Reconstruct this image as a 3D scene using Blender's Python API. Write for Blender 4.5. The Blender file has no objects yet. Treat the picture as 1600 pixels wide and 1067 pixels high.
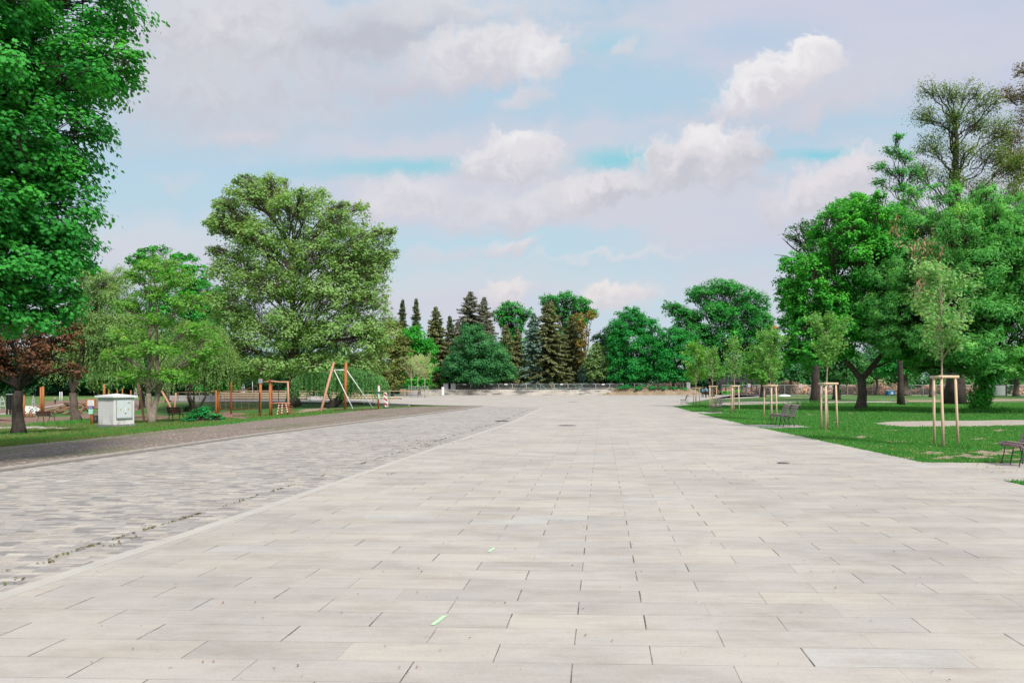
import bpy, math, random
import numpy as np
from math import radians, sin, cos, pi
from mathutils import Vector, Matrix

sc = bpy.context.scene
COL = sc.collection

# ------------------------------------------------------------------ camera, sky, sun, exposure
F, H, PX0, HZ = 1155.6, 1.565, 900.0, 605.0        # focal length in photo pixels, eye height, principal point
cam_d = bpy.data.cameras.new("camera"); cam = bpy.data.objects.new("camera", cam_d); COL.objects.link(cam)
cam.location = (0, 0, H); cam.rotation_euler = (radians(90), 0, 0)
cam_d.sensor_width = 36; cam_d.lens = 26; cam_d.shift_x = -(PX0 - 800) / 1600; cam_d.shift_y = (HZ - 533.5) / 1600
cam_d.clip_end = 4000; cam_d.clip_start = .05
sc.camera = cam
sc.view_settings.view_transform = 'Standard'; sc.view_settings.look = 'None'
sc.view_settings.exposure = 0.6; sc.view_settings.gamma = 1
sc.cycles.max_bounces = 12; sc.cycles.diffuse_bounces = 8; sc.cycles.transmission_bounces = 8
sc.cycles.use_denoising = True

SUN_DIR = Vector((0.45, -0.70, 0.85)).normalized()
sun_d = bpy.data.lights.new("sun", 'SUN'); sun = bpy.data.objects.new("sun", sun_d); COL.objects.link(sun)
sun_d.energy = 3.0; sun_d.angle = radians(12); sun_d.color = (1.0, 0.95, 0.88)
sun.rotation_euler = SUN_DIR.to_track_quat('Z', 'Y').to_euler(); sun.location = (0, -20, 60)


class NT:
    """small node-tree helper"""
    def __init__(s, tree):
        s.t = tree; s.n = tree.nodes; s.l = tree.links
    def put(s, sock, v):
        if v is None: return
        if isinstance(v, bpy.types.NodeSocket): s.l.new(v, sock)
        elif isinstance(v, (tuple, list)):
            d = sock.default_value
            sock.default_value = tuple(v) + (1,) if len(d) == 4 and len(v) == 3 else tuple(v)
        else: sock.default_value = v
    def add(s, typ, **kw):
        n = s.n.new(typ)
        for k, v in kw.items(): setattr(n, k, v)
        return n
    def m(s, op, a, b=None, c=None, clamp=False):
        n = s.add('ShaderNodeMath', operation=op, use_clamp=clamp)
        s.put(n.inputs[0], a); s.put(n.inputs[1], b)
        if c is not None: s.put(n.inputs[2], c)
        return n.outputs[0]
    def v(s, op, a, b=None):
        n = s.add('ShaderNodeVectorMath', operation=op)
        s.put(n.inputs[0], a)
        if b is not None: s.put(n.inputs['Scale'] if op == 'SCALE' else n.inputs[1], b)
        return n.outputs['Value'] if op in ('LENGTH', 'DOT_PRODUCT') else n.outputs[0]
    def mix(s, f, a, b, blend='MIX'):
        n = s.add('ShaderNodeMix', data_type='RGBA', blend_type=blend)
        s.put(n.inputs[0], f); s.put(n.inputs[6], a); s.put(n.inputs[7], b)
        return n.outputs[2]
    def rng(s, x, a, b, c=0.0, d=1.0, smooth=False):
        n = s.add('ShaderNodeMapRange', interpolation_type='SMOOTHSTEP' if smooth else 'LINEAR')
        for i, q in enumerate((x, a, b, c, d)): s.put(n.inputs[i], q)
        return n.outputs[0]
    def noise(s, vec, scale=1.0, detail=3.0, rough=.5, dim='3D', col=False, dist=0.0):
        n = s.add('ShaderNodeTexNoise', noise_dimensions=dim)
        s.put(n.inputs['Vector'], vec); n.inputs['Scale'].default_value = scale
        n.inputs['Detail'].default_value = detail; n.inputs['Roughness'].default_value = rough
        n.inputs['Distortion'].default_value = dist
        return n.outputs['Color' if col else 'Fac']
    def map(s, vec, loc=(0, 0, 0), rot=(0, 0, 0), scale=(1, 1, 1), typ='POINT'):
        n = s.add('ShaderNodeMapping', vector_type=typ)
        s.put(n.inputs[0], vec); n.inputs[1].default_value = loc; n.inputs[2].default_value = rot; n.inputs[3].default_value = scale
        return n.outputs[0]
    def sep(s, vec):
        n = s.add('ShaderNodeSeparateXYZ'); s.put(n.inputs[0], vec); return n.outputs
    def comb(s, x=0.0, y=0.0, z=0.0):
        n = s.add('ShaderNodeCombineXYZ')
        for i, q in enumerate((x, y, z)): s.put(n.inputs[i], q)
        return n.outputs[0]
    def ramp(s, f, stops, interp='LINEAR'):
        n = s.add('ShaderNodeValToRGB'); r = n.color_ramp; r.interpolation = interp
        while len(r.elements) < len(stops): r.elements.new(.5)
        for e, (p, c) in zip(r.elements, stops): e.position = p; e.color = tuple(c) + (1,)
        s.put(n.inputs[0], f); return n.outputs[0]


def build_sky():
    w = bpy.data.worlds.new("World"); sc.world = w; w.use_nodes = True
    t = NT(w.node_tree); t.n.clear()
    out = t.add('ShaderNodeOutputWorld'); bg = t.add('ShaderNodeBackground'); t.l.new(bg.outputs[0], out.inputs[0])
    sky = t.add('ShaderNodeTexSky', sky_type='NISHITA', sun_disc=False)
    sky.sun_elevation = math.asin(SUN_DIR.z); sky.sun_rotation = math.atan2(SUN_DIR.x, SUN_DIR.y)
    sky.air_density = 1.0; sky.dust_density = 2.0; sky.ozone_density = 1.5
    tc = t.add('ShaderNodeTexCoord').outputs['Generated']
    x, y, z = t.sep(tc)[:3]
    ys = t.m('MAXIMUM', t.m('ABSOLUTE', y), .06)
    u = t.m('DIVIDE', x, ys); v = t.m('DIVIDE', z, ys)
    P = t.comb(t.m('MULTIPLY_ADD', u, 11.556, 9.0), t.m('MULTIPLY', v, 11.556), 0.0)
    # warped copy for ragged cloud edges
    n1 = t.noise(P, 1.3, 6, .55, '2D', True)
    W = t.v('ADD', P, t.v('SCALE', t.v('SUBTRACT', n1, (.5, .5, .5)), 0.75))
    W2 = t.v('ADD', P, t.v('MULTIPLY', t.v('SUBTRACT', n1, (.5, .5, .5)), (.8, .16, 0)))
    fine = t.noise(W, 3.2, 6, .6, '2D')
    # thin high cloud: broad streaks
    veil = t.noise(t.map(W, rot=(0, 0, radians(-6)), scale=(.16, .62, 1)), 1.0, 5, .5, '2D')
    veil2 = t.noise(t.map(P, loc=(3.1, 7.7, 0), rot=(0, 0, radians(9)), scale=(.10, .45, 1)), 1.0, 4, .5, '2D')
    S = 6.64
    def c(r, g, b):   # sRGB 0-255 -> radiance for strength .1
        f = lambda q: ((q / 255 + .055) / 1.055) ** 2.4 if q > 10 else q / 255 / 12.92
        return (f(r) * S, f(g) * S, f(b) * S)
    hgt = t.rng(t.m('MULTIPLY', v, 11.556), 0, 6)
    base = t.ramp(hgt, [(0, (.60, .73, .78)), (.35, (.53, .70, .78)), (.6, (.49, .665, .785)), (1, (.47, .64, .785))])
    base = t.v('SCALE', base, S)
    base = t.mix(.12, base, t.v('SCALE', sky.outputs[0], 1.0))
    col = t.mix(t.rng(veil, .36, .62, 0, .95, True), base, c(209, 210, 222))
    col = t.mix(t.rng(veil2, .45, .68, 0, .8, True), col, c(200, 205, 224))
    def blob(col, px, py, rx, ry, rot, top, bot, op=1.0, soft=.45, wob=.9, flat=0.0, src=None):
        q = t.map(src or W, ((px / 100), (HZ - py) / 100, 0), (0, 0, radians(rot)), (rx / 100, ry / 100, 1), 'TEXTURE')
        L = t.v('LENGTH', q)
        L = t.m('ADD', L, t.m('MULTIPLY', t.m('SUBTRACT', fine, .5), wob))
        k = t.rng(L, 1.0, 1.0 - soft, 0, op, True)
        qy = t.sep(q)[1]
        if flat: k = t.m('MULTIPLY', k, t.rng(qy, -1.0, -1.0 + flat, 0, 1, True))
        sh = t.rng(t.m('ADD', qy, t.m('MULTIPLY', t.m('SUBTRACT', fine, .5), 2.2)), -.7, .75, 0, 1, True)
        return t.mix(k, col, t.mix(sh, bot, top))
    AQ, AQ2 = c(138, 207, 222), c(168, 208, 226)
    for px, py, rx, ry, cc, op in [(985, 250, 170, 26, AQ, 1), (1290, 240, 110, 12, AQ, 1), (640, 262, 230, 20, AQ, .9), (500, 262, 160, 22, AQ2, .7),
                                   (960, 70, 110, 30, AQ2, .9), (1180, 60, 200, 40, c(176, 203, 228), .7), (640, 190, 260, 30, c(182, 204, 224), .7),
                                   (230, 310, 130, 45, c(185, 212, 226), .8), (850, 420, 500, 30, c(190, 214, 226), .7), (1200, 205, 240, 22, c(180, 205, 226), .6)]:
        col = blob(col, px, py, rx, ry * 1.3, 2, cc, cc, op * .9, 1.0, .4, 0.0, W2)
    WH, GR = c(238, 235, 238), c(206, 204, 218)
    BL = [(300, 90, 420, 130, 4, c(211, 211, 221), c(202, 204, 218), .85, .95, .5),
          (430, 190, 330, 60, 5, c(207, 208, 221), c(198, 203, 219), .7, .95, .5),
          (230, 390, 300, 70, 0, c(214, 215, 225), c(208, 213, 224), .7, .95, .5),
          (720, 440, 420, 40, 0, c(212, 216, 226), c(206, 214, 225), .6, .95, .5),
          (350, 40, 230, 90, 0, c(222, 220, 228), c(200, 200, 216), .95, .8, .8),
          (330, 150, 200, 60, 0, c(212, 210, 222), c(196, 198, 216), .8, .9, .8),
          (600, 55, 190, 55, 8, c(190, 192, 210), c(186, 190, 210), .95, .9, .7),
          (640, 130, 230, 40, 6, c(204, 202, 220), c(196, 196, 218), .9, .9, .7),
          (760, 85, 150, 52, 8, c(228, 226, 232), c(206, 204, 220), 1, .5, 1.0),
          (850, 90, 40, 42, 30, WH, c(212, 210, 224), .9, .5, 1.0),
          (700, 15, 260, 36, 0, c(224, 222, 230), c(208, 208, 222), .9, .8, .8),
          (820, 152, 55, 24, 25, c(220, 216, 228), c(208, 208, 222), .8, .7, 1.0),
          (975, 75, 26, 14, 15, c(216, 216, 228), c(206, 208, 222), .8, .6, 1.0),
          (1220, 170, 240, 50, 8, c(206, 206, 224), c(200, 202, 222), .8, 1.0, .7),
          (1450, 110, 300, 50, 10, c(208, 210, 226), c(200, 206, 224), .8, 1.0, .6),
          (1215, 118, 118, 44, 27, WH, c(214, 208, 222), 1, .38, .95),
          (1265, 88, 58, 34, 12, c(242, 238, 240), c(222, 217, 226), 1, .4, .95),
          (1270, 180, 90, 22, 30, c(214, 206, 222), c(206, 202, 220), .7, .7, 1.0),
          (1095, 245, 110, 46, 10, c(228, 222, 230), c(196, 198, 214), 1, .35, .9),
          (1110, 225, 55, 24, 8, WH, c(220, 214, 225), 1, .45, .9),
          (1150, 280, 60, 26, 0, c(208, 204, 220), c(194, 196, 214), .8, .7, .9),
          (805, 255, 92, 40, 8, c(230, 226, 233), c(204, 203, 220), 1, .4, .95),
          (815, 226, 42, 22, 15, WH, c(224, 220, 228), 1, .5, .95),
          (920, 302, 120, 32, 10, c(228, 223, 230), c(196, 197, 214), 1, .45, .9),
          (810, 335, 130, 34, 4, c(222, 219, 230), c(202, 204, 221), .95, .6, .9),
          (635, 315, 90, 40, 3, c(226, 222, 231), c(206, 206, 222), .95, .6, .9),
          (1290, 290, 105, 42, 24, c(228, 220, 229), c(202, 202, 218), 1, .45, .9),
          (1340, 270, 60, 34, 10, c(230, 222, 230), c(206, 204, 220), .9, .5, .9),
          (800, 388, 48, 14, 6, c(226, 221, 230), c(208, 207, 221), .95, .6, 1.0),
          (950, 400, 190, 8, 4, c(222, 220, 230), c(214, 214, 226), .7, .9, .6),
          (690, 400, 160, 14, 2, c(212, 212, 226), c(206, 208, 224), .7, .9, .6),
          (793, 462, 42, 24, 4, c(234, 224, 226), c(208, 207, 220), 1, .4, .9),
          (957, 464, 66, 25, 4, c(238, 228, 226), c(210, 209, 221), 1, .4, .9),
          (375, 212, 80, 20, 6, c(214, 209, 224), c(202, 204, 222), .85, .7, 1.0),
          (275, 285, 46, 18, 10, c(212, 210, 222), c(204, 210, 222), .4, .7, 1.0)]
    def grey(k, a=.42):
        l = sum(k) / 3; return tuple(q * (1 - a) + l * a for q in k)
    for px, py, rx, ry, rot, top, bot, op, soft, wob in BL:
        col = blob(col, px, py, rx * 1.18, ry * 1.2, rot, grey(top), grey(bot), op, min(1.0, soft * 1.2), wob)
    t.l.new(col, bg.inputs[0]); bg.inputs[1].default_value = .1
build_sky()

# ------------------------------------------------------------------ helpers
def smooth(x, a, b):
    x = min(1, max(0, (x - a) / (b - a))); return x * x * (3 - 2 * x)

def ground_z(X, Y):
    """the playground west of the cobbles lies in a shallow hollow"""
    s = -min(1.5, .04 * max(0.0, -X - 12.0))
    k = smooth(X, -52, -43)
    return s * (1 - smooth(Y, 100 - 31 * k, 128 - 49.5 * k))

def hit(px, py):
    """where the sight line of a photo pixel meets the ground"""
    d = 1.0
    while d < 400:
        X = (px - PX0) / F * d
        if H - (py - HZ) / F * d <= ground_z(X, d): break
        d *= 1.01
    lo, hi = d / 1.01, d
    for _ in range(20):
        m = (lo + hi) / 2
        if H - (py - HZ) / F * m <= ground_z((px - PX0) / F * m, m): hi = m
        else: lo = m
    X = (px - PX0) / F * hi
    return Vector((X, hi, ground_z(X, hi)))

def at(px, py, d):
    return Vector(((px - PX0) / F * d, d, H - (py - HZ) / F * d))

def tag(o, label=None, cat=None, group=None, kind=None):
    if label: o['label'] = label
    if cat: o['category'] = cat
    if group: o['group'] = group
    if kind: o['kind'] = kind
    return o

def empty(name, loc, label, cat, group=None, rz=0):
    o = bpy.data.objects.new(name, None); COL.objects.link(o)
    o.location = loc; o.rotation_euler = (0, 0, rz); o.empty_display_size = .2
    return tag(o, label, cat, group)

def copy_tree(o, parent=None):
    c = o.copy(); COL.objects.link(c); c.parent = parent
    for ch in o.children: copy_tree(ch, c)
    return c

class MB:
    def __init__(s): s.v = []; s.f = []
    def raw(s, verts, faces):
        b = len(s.v); s.v += [tuple(p) for p in verts]; s.f += [tuple(i + b for i in f) for f in faces]; return s
    def box(s, c, size, rot=None):
        sx, sy, sz = (q / 2 for q in size); c = Vector(c)
        P = [Vector((i * sx, j * sy, k * sz)) for i in (-1, 1) for j in (-1, 1) for k in (-1, 1)]
        if rot is not None:
            if not isinstance(rot, Matrix): rot = Matrix.Rotation(rot, 3, 'Z')
            P = [rot @ p for p in P]
        return s.raw([p + c for p in P], [(0, 1, 3, 2), (4, 6, 7, 5), (0, 4, 5, 1), (2, 3, 7, 6), (0, 2, 6, 4), (1, 5, 7, 3)])
    def tube(s, pts, radii, n=8, cap=True):
        P = np.array([tuple(p) for p in pts], float); k = len(P)
        if np.isscalar(radii): radii = [radii] * k
        T = np.gradient(P, axis=0); T /= np.linalg.norm(T, axis=1)[:, None] + 1e-9
        ref = np.array((0.0, 0, 1.0)) if abs(T[0, 2]) < .9 else np.array((1.0, 0, 0))
        A = np.cross(T, ref); A /= np.linalg.norm(A, axis=1)[:, None] + 1e-9
        B = np.cross(T, A)
        a = np.arange(n) * 2 * pi / n
        V = P[:, None] + np.array(radii)[:, None, None] * (np.cos(a)[None, :, None] * A[:, None] + np.sin(a)[None, :, None] * B[:, None])
        faces = [(i * n + j, i * n + (j + 1) % n, (i + 1) * n + (j + 1) % n, (i + 1) * n + j) for i in range(k - 1) for j in range(n)]
        if cap: faces += [tuple(range(n))[::-1], tuple((k - 1) * n + j for j in range(n))]
        return s.raw(V.reshape(-1, 3), faces)
    def bar(s, a, b, r, n=6, r2=None): return s.tube([a, b], [r, r if r2 is None else r2], n)
    def beam(s, a, b, w, h):
        a, b = Vector(a), Vector(b); d = b - a; q = d.to_track_quat('X', 'Z').to_matrix()
        return s.box((a + b) / 2, (d.length, w, h), q)
    def prism(s, poly, z0, z1):
        n = len(poly); V = [(x, y, z0) for x, y in poly] + [(x, y, z1) for x, y in poly]
        return s.raw(V, [tuple(range(n))[::-1], tuple(range(n, 2 * n))] + [(i, (i + 1) % n, n + (i + 1) % n, n + i) for i in range(n)])
    def ball(s, c, r, n=8, m=6, squash=1.0):
        V = []; Fc = []
        for i in range(m + 1):
            a = pi * i / m
            for j in range(n):
                b = 2 * pi * j / n
                V.append((c[0] + r * sin(a) * cos(b), c[1] + r * sin(a) * sin(b), c[2] + r * squash * cos(a)))
        for i in range(m):
            for j in range(n): Fc.append((i * n + j, (i + 1) * n + j, (i + 1) * n + (j + 1) % n, i * n + (j + 1) % n))
        return s.raw(V, Fc)
    def build(s, name, mat, parent=None, shade=False, bevel=0):
        me = bpy.data.meshes.new(name); me.from_pydata(s.v, [], s.f); me.materials.append(mat)
        if shade: me.polygons.foreach_set('use_smooth', [True] * len(me.polygons))
        me.update()
        o = bpy.data.objects.new(name, me); COL.objects.link(o)
        if parent is not None: o.parent = parent
        if bevel:
            b = o.modifiers.new('bevel', 'BEVEL'); b.width = bevel; b.segments = 2; b.limit_method = 'ANGLE'
        return o

# ------------------------------------------------------------------ materials
MATS = {}
def new_mat(name):
    m = bpy.data.materials.new(name); m.use_nodes = True
    t = NT(m.node_tree); t.n.clear()
    out = t.add('ShaderNodeOutputMaterial'); p = t.add('ShaderNodeBsdfPrincipled')
    t.l.new(p.outputs[0], out.inputs[0]); p.inputs['Specular IOR Level'].default_value = .3
    MATS[name] = m
    return m, t, p, out

def bump(t, p, h, strength=.3, dist=.01):
    b = t.add('ShaderNodeBump'); b.inputs['Strength'].default_value = strength; b.inputs['Distance'].default_value = dist
    t.put(b.inputs['Height'], h); t.l.new(b.outputs[0], p.inputs['Normal'])

def mottled(name, c1, c2, scale=3, rough=.7, stretch=(1, 1, 1), bmp=.2, bdist=.01, metal=0, detail=5, lo=.3, hi=.7):
    m, t, p, o = new_mat(name)
    oc = t.add('ShaderNodeTexCoord').outputs['Object']
    n = t.noise(t.map(oc, scale=stretch), scale, detail, .6)
    t.put(p.inputs['Base Color'], t.mix(t.rng(n, lo, hi), c1, c2)); p.inputs['Roughness'].default_value = rough
    p.inputs['Metallic'].default_value = metal
    if bmp: bump(t, p, n, bmp, bdist)
    return m

def bark(name, c1, c2, scale=6):
    m, t, p, o = new_mat(name)
    oc = t.add('ShaderNodeTexCoord').outputs['Object']
    v = t.map(oc, scale=(1, 1, .22))
    n = t.noise(v, scale * 2.2, 6, .65, dist=.6); n2 = t.noise(oc, 1.3, 4, .6)
    c = t.mix(t.rng(n, .35, .65), c1, c2)
    c = t.mix(t.rng(n2, .4, .75, 0, .6), c, tuple(q * 1.5 for q in c2))
    t.put(p.inputs['Base Color'], c); p.inputs['Roughness'].default_value = .9
    bump(t, p, n, .9, .03)
    return m

LEAF_GAIN = 1.6
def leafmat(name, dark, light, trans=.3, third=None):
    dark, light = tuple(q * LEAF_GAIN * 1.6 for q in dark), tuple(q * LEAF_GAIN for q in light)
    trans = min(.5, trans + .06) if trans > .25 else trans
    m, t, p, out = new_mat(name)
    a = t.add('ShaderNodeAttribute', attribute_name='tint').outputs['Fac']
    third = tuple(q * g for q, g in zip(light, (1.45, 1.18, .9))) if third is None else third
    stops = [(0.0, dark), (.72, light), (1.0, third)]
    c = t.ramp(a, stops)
    t.put(p.inputs['Base Color'], c); p.inputs['Roughness'].default_value = .6; p.inputs['Specular IOR Level'].default_value = .14
    tr = t.add('ShaderNodeBsdfTranslucent'); t.put(tr.inputs[0], t.mix(1.0, c, (1.25, 1.15, .6), 'MULTIPLY'))
    mx = t.add('ShaderNodeMixShader'); mx.inputs[0].default_value = trans
    t.l.new(p.outputs[0], mx.inputs[1]); t.l.new(tr.outputs[0], mx.inputs[2]); t.l.new(mx.outputs[0], out.inputs[0])
    return m

YAW = radians(1.98)
def paving(name, w, h, ox, oy, jx, jy, stops, joint, streak=.5, rand_off=False, bstr=.5, big=.25, jvar=True, xtra=None):
    """rows of stone slabs: per-stone tone, open joints, worn streaks"""
    m, t, p, o = new_mat(name)
    oc = t.add('ShaderNodeTexCoord').outputs['Object']
    q = t.map(oc, rot=(0, 0, YAW)); q = t.v('ADD', q, (ox, oy, 0))
    x, y, _ = t.sep(q)[:3]
    wob = t.m('MULTIPLY', t.m('SUBTRACT', t.noise(oc, 5.0, 5, .7), .5), .009 if not rand_off else .035)
    yr = t.m('DIVIDE', t.m('ADD', y, wob), h); row = t.m('FLOOR', yr)
    if rand_off:
        wn = t.add('ShaderNodeTexWhiteNoise', noise_dimensions='1D'); t.put(wn.inputs['W'], row); off = wn.outputs['Value']
    else: off = t.m('MULTIPLY', t.m('SUBTRACT', 1.0, t.m('MODULO', t.m('ABSOLUTE', row), 2)), .5)
    xb = t.m('ADD', t.m('DIVIDE', t.m('ADD', x, wob), w), off); col = t.m('FLOOR', xb)
    fx = t.m('FRACT', xb); fy = t.m('FRACT', yr)
    dx = t.m('MULTIPLY', t.m('MINIMUM', fx, t.m('SUBTRACT', 1.0, fx)), w)
    dy = t.m('MULTIPLY', t.m('MINIMUM', fy, t.m('SUBTRACT', 1.0, fy)), h)
    idn = t.add('ShaderNodeTexWhiteNoise', noise_dimensions='2D'); t.put(idn.inputs['Vector'], t.comb(col, row)); rnd = idn.outputs['Value']
    jid = t.add('ShaderNodeTexWhiteNoise', noise_dimensions='2D'); t.put(jid.inputs['Vector'], t.comb(t.m('ROUND', xb), t.m('ADD', row, 31.7))); jr = jid.outputs['Value']
    jw = t.m('MULTIPLY', t.m('ADD', .45, jr), jx) if jvar else jx
    kx = t.m('LESS_THAN', dx, jw)
    ky = t.m('LESS_THAN', dy, jy)
    kx = t.m('MULTIPLY', kx, t.rng(jr, .12, .5, .25, 1) if jvar else 1.0)
    ky = t.m('MULTIPLY', ky, t.rng(t.noise(t.map(oc, scale=(1.3, 3.4, 1)), 1.0, 3), .4, .6, .3, .8))
    jt = t.m('MAXIMUM', kx, ky)
    r2 = t.m('ADD', rnd, t.m('MULTIPLY', t.m('SUBTRACT', t.noise(oc, .16, 3), .5), big * 2), clamp=True)
    c = t.ramp(r2, stops)
    st = t.noise(t.map(q, scale=(1.6, 11, 1)), 1.0, 6, .65)
    st2 = t.noise(t.v('ADD', t.map(q, scale=(2.0, 3.2, 1)), t.v('SCALE', idn.outputs['Color'], 30.0)), 1.0, 5, .6)
    c = t.mix(t.rng(st, .35, .7, 0, streak), c, t.mix(1.0, c, (.80, .79, .80), 'MULTIPLY'))
    c = t.mix(t.rng(st2, .45, .75, 0, streak), c, t.mix(1.0, c, (1.05, 1.0, .91), 'MULTIPLY'))
    blot = t.noise(oc, .45, 5, .6)
    c = t.mix(t.rng(blot, .44, .68, 0, .8), c, t.mix(1.0, c, (.82, .82, .84), 'MULTIPLY'))
    drt = t.noise(t.map(q, scale=(1.1, 2.3, 1)), 1.0, 8, .7)
    c = t.mix(t.rng(drt, .47, .66, 0, .75), c, t.mix(1.0, c, (.80, .77, .74), 'MULTIPLY'))
    spk = t.noise(oc, 60, 2, .5)
    c = t.mix(t.rng(spk, .3, .7, .0, .28), c, t.mix(1.0, c, (.72, .70, .68), 'MULTIPLY'))
    stn = t.noise(oc, 9.0, 3, .5)
    c = t.mix(t.rng(stn, .70, .78, 0, .35), c, t.mix(1.0, c, (.62, .56, .5), 'MULTIPLY'))
    stk = t.noise(t.map(oc, rot=(0, 0, radians(-24)), scale=(.5, 5.0, 1)), 1.0, 5, .6)
    c = t.mix(t.m('MULTIPLY', t.rng(stk, .54, .68, 0, .5), t.rng(blot, .4, .6)), c, t.mix(1.0, c, (.80, .79, .80), 'MULTIPLY'))
    gum = t.add('ShaderNodeTexVoronoi'); t.put(gum.inputs['Vector'], oc); gum.inputs['Scale'].default_value = 1.9
    gm = t.m('MULTIPLY', t.m('LESS_THAN', gum.outputs['Distance'], t.m('MULTIPLY', t.sep(gum.outputs['Color'])[0], .034)), .6)
    c = t.mix(gm, c, t.mix(1.0, c, (.55, .53, .52), 'MULTIPLY'))
    if xtra: c = xtra(t, oc, c, dx, dy)
    sand = t.rng(t.noise(oc, 5.0, 4, .7), .42, .62)
    c = t.mix(jt, c, t.mix(sand, joint, tuple(q * 2.6 for q in joint)))
    t.put(p.inputs['Base Color'], c)
    t.put(p.inputs['Roughness'], t.rng(st, .3, .7, .62, .85)); p.inputs['Specular IOR Level'].default_value = .35
    hgt = t.m('ADD', t.m('MULTIPLY', t.m('SUBTRACT', 1.0, jt), 1.0), t.m('ADD', t.m('MULTIPLY', spk, .25), t.m('MULTIPLY', rnd, .35)))
    bump(t, p, hgt, bstr, .006)
    return m
M = {}
M['slab'] = paving('pale_stone_slabs', .9, .3, .163, -3.56, .0041, .0022,
    [(0, (0.456, 0.424, 0.385)), (0.25, (0.486, 0.451, 0.41)), (0.5, (0.502, 0.465, 0.419)), (0.75, (0.517, 0.477, 0.423)), (0.93, (0.528, 0.485, 0.423)), (0.985, (0.514, 0.487, 0.448)), (1, (0.524, 0.5, 0.463))], (.10, .085, .08))
def moss(t, oc, c, dx, dy):
    n = t.noise(oc, .55, 4, .6); n2 = t.noise(oc, 8, 3, .6)
    k = t.m('MULTIPLY', t.rng(n, .62, .72), t.rng(n2, .48, .6))
    return t.mix(t.m('MULTIPLY', k, .35), c, (.17, .16, .10))
M['sett'] = paving('mixed_setts', .21, .098, 0, 0, .006, .006,
    [(0, (0.269, 0.255, 0.249)), (0.1, (0.317, 0.301, 0.29)), (0.22, (0.375, 0.353, 0.336)), (0.42, (0.421, 0.394, 0.367)), (0.6, (0.463, 0.429, 0.39)), (0.76, (0.486, 0.444, 0.393)), (0.9, (0.538, 0.492, 0.431)), (1, (0.581, 0.543, 0.487))],
    (.22, .19, .17), .4, True, .9, .12, False, moss)
M['strip'] = mottled('pale_border_stone', (.43, .405, .365), (.51, .48, .43), 2.5, .75, bmp=.15)
M['kerb_lt'] = mottled('kerb_stone', (.38, .36, .32), (.50, .47, .42), 5, .8)
M['gutter'] = mottled('gutter_stone', (.15, .125, .115), (.24, .21, .19), 9, .85, bmp=.5)
M['conc'] = mottled('weathered_concrete', (.34, .33, .31), (.44, .42, .39), 1.2, .85)
M['conc_dk'] = mottled('dark_concrete', (.16, .155, .15), (.26, .25, .24), 2, .85)
M['white'] = mottled('white_painted_steel', (.70, .71, .72), (.80, .80, .80), 4, .45, bmp=0)
M['steel'] = mottled('galvanised_steel', (.36, .37, .38), (.50, .51, .52), 8, .45, bmp=0, metal=.5)
M['darkmetal'] = mottled('dark_iron', (.028, .028, .032), (.055, .055, .06), 8, .5, bmp=0)
M['black'] = mottled('black_lacquer', (.012, .012, .013), (.03, .03, .03), 3, .5, bmp=0)
M['orange_wood'] = mottled('oiled_robinia', (.32, .10, .030), (.52, .19, .065), 3, .7, (4, 4, .5), .3)
M['red_wood'] = mottled('red_stained_log', (.30, .055, .02), (.42, .10, .035), 3, .7, (4, 4, .5), .3)
M['pink_wood'] = mottled('peeled_log', (.42, .20, .13), (.58, .31, .20), 3, .75, (4, 4, .5), .3)
M['old_log'] = mottled('weathered_logs', (.17, .095, .06), (.36, .22, .15), 3, .85, (1, 1, 1), .4)
M['stake'] = mottled('pine_stakes', (.60, .42, .27), (.76, .58, .42), 5, .7, (5, 5, .6), .2)
M['slat'] = mottled('mauve_bench_slats', (.22, .145, .15), (.36, .26, .265), 4, .55, (6, .7, 6), .2)
M['dkslat'] = mottled('brown_bench_slats', (.07, .028, .022), (.14, .055, .045), 4, .55, (.7, 6, 6), .2)
M['deck'] = mottled('larch_seating', (.58, .47, .34), (.72, .61, .46), 3, .7, (.3, 5, 5), .2)
M['rail_wood'] = mottled('handrail_wood', (.42, .27, .15), (.55, .37, .22), 3, .65, bmp=0)
M['green_mark'] = mottled('green_spray_paint', (.42, .72, .38), (.55, .82, .48), 30, .7, bmp=0)
M['iron'] = mottled('cast_iron', (.10, .095, .095), (.19, .18, .175), 14, .6, bmp=.5)
M['soil'] = mottled('bare_soil', (.28, .195, .14), (.42, .31, .235), 2.2, .95, bmp=.5, bdist=.03)
M['mulch'] = mottled('bark_mulch', (.15, .085, .06), (.30, .19, .14), 6, .95, bmp=.6, bdist=.03)
M['path'] = mottled('pale_gravel_path', (.35, .29, .245), (.46, .40, .345), 1.7, .9, bmp=.3)
M['blue'] = mottled('blue_paint', (.02, .16, .42), (.03, .22, .52), 5, .5, bmp=0)
M['cream'] = mottled('paper_white', (.74, .74, .72), (.80, .80, .79), 6, .6, bmp=0)
M['red'] = mottled('red_reflective', (.42, .02, .03), (.52, .04, .05), 6, .5, bmp=0)
M['purple'] = mottled('purple_print', (.10, .05, .25), (.13, .07, .30), 6, .5, bmp=0)
M['mint'] = mottled('mint_print', (.25, .58, .42), (.30, .64, .48), 6, .5, bmp=0)
M['ink'] = mottled('grey_print', (.28, .29, .32), (.34, .35, .38), 6, .6, bmp=0)
M['skin'] = mottled('skin', (.45, .27, .19), (.52, .33, .24), 6, .6, bmp=0)
M['hair'] = mottled('dark_hair', (.03, .022, .018), (.06, .045, .035), 20, .6, bmp=0)
M['cloth_dk'] = mottled('dark_cloth', (.02, .021, .026), (.045, .045, .055), 9, .9, bmp=0)
M['cloth_gr'] = mottled('grey_cloth', (.22, .21, .23), (.32, .30, .32), 9, .9, bmp=0)
M['cloth_bl'] = mottled('blue_cloth', (.06, .22, .36), (.10, .30, .46), 9, .9, bmp=0)
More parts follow.
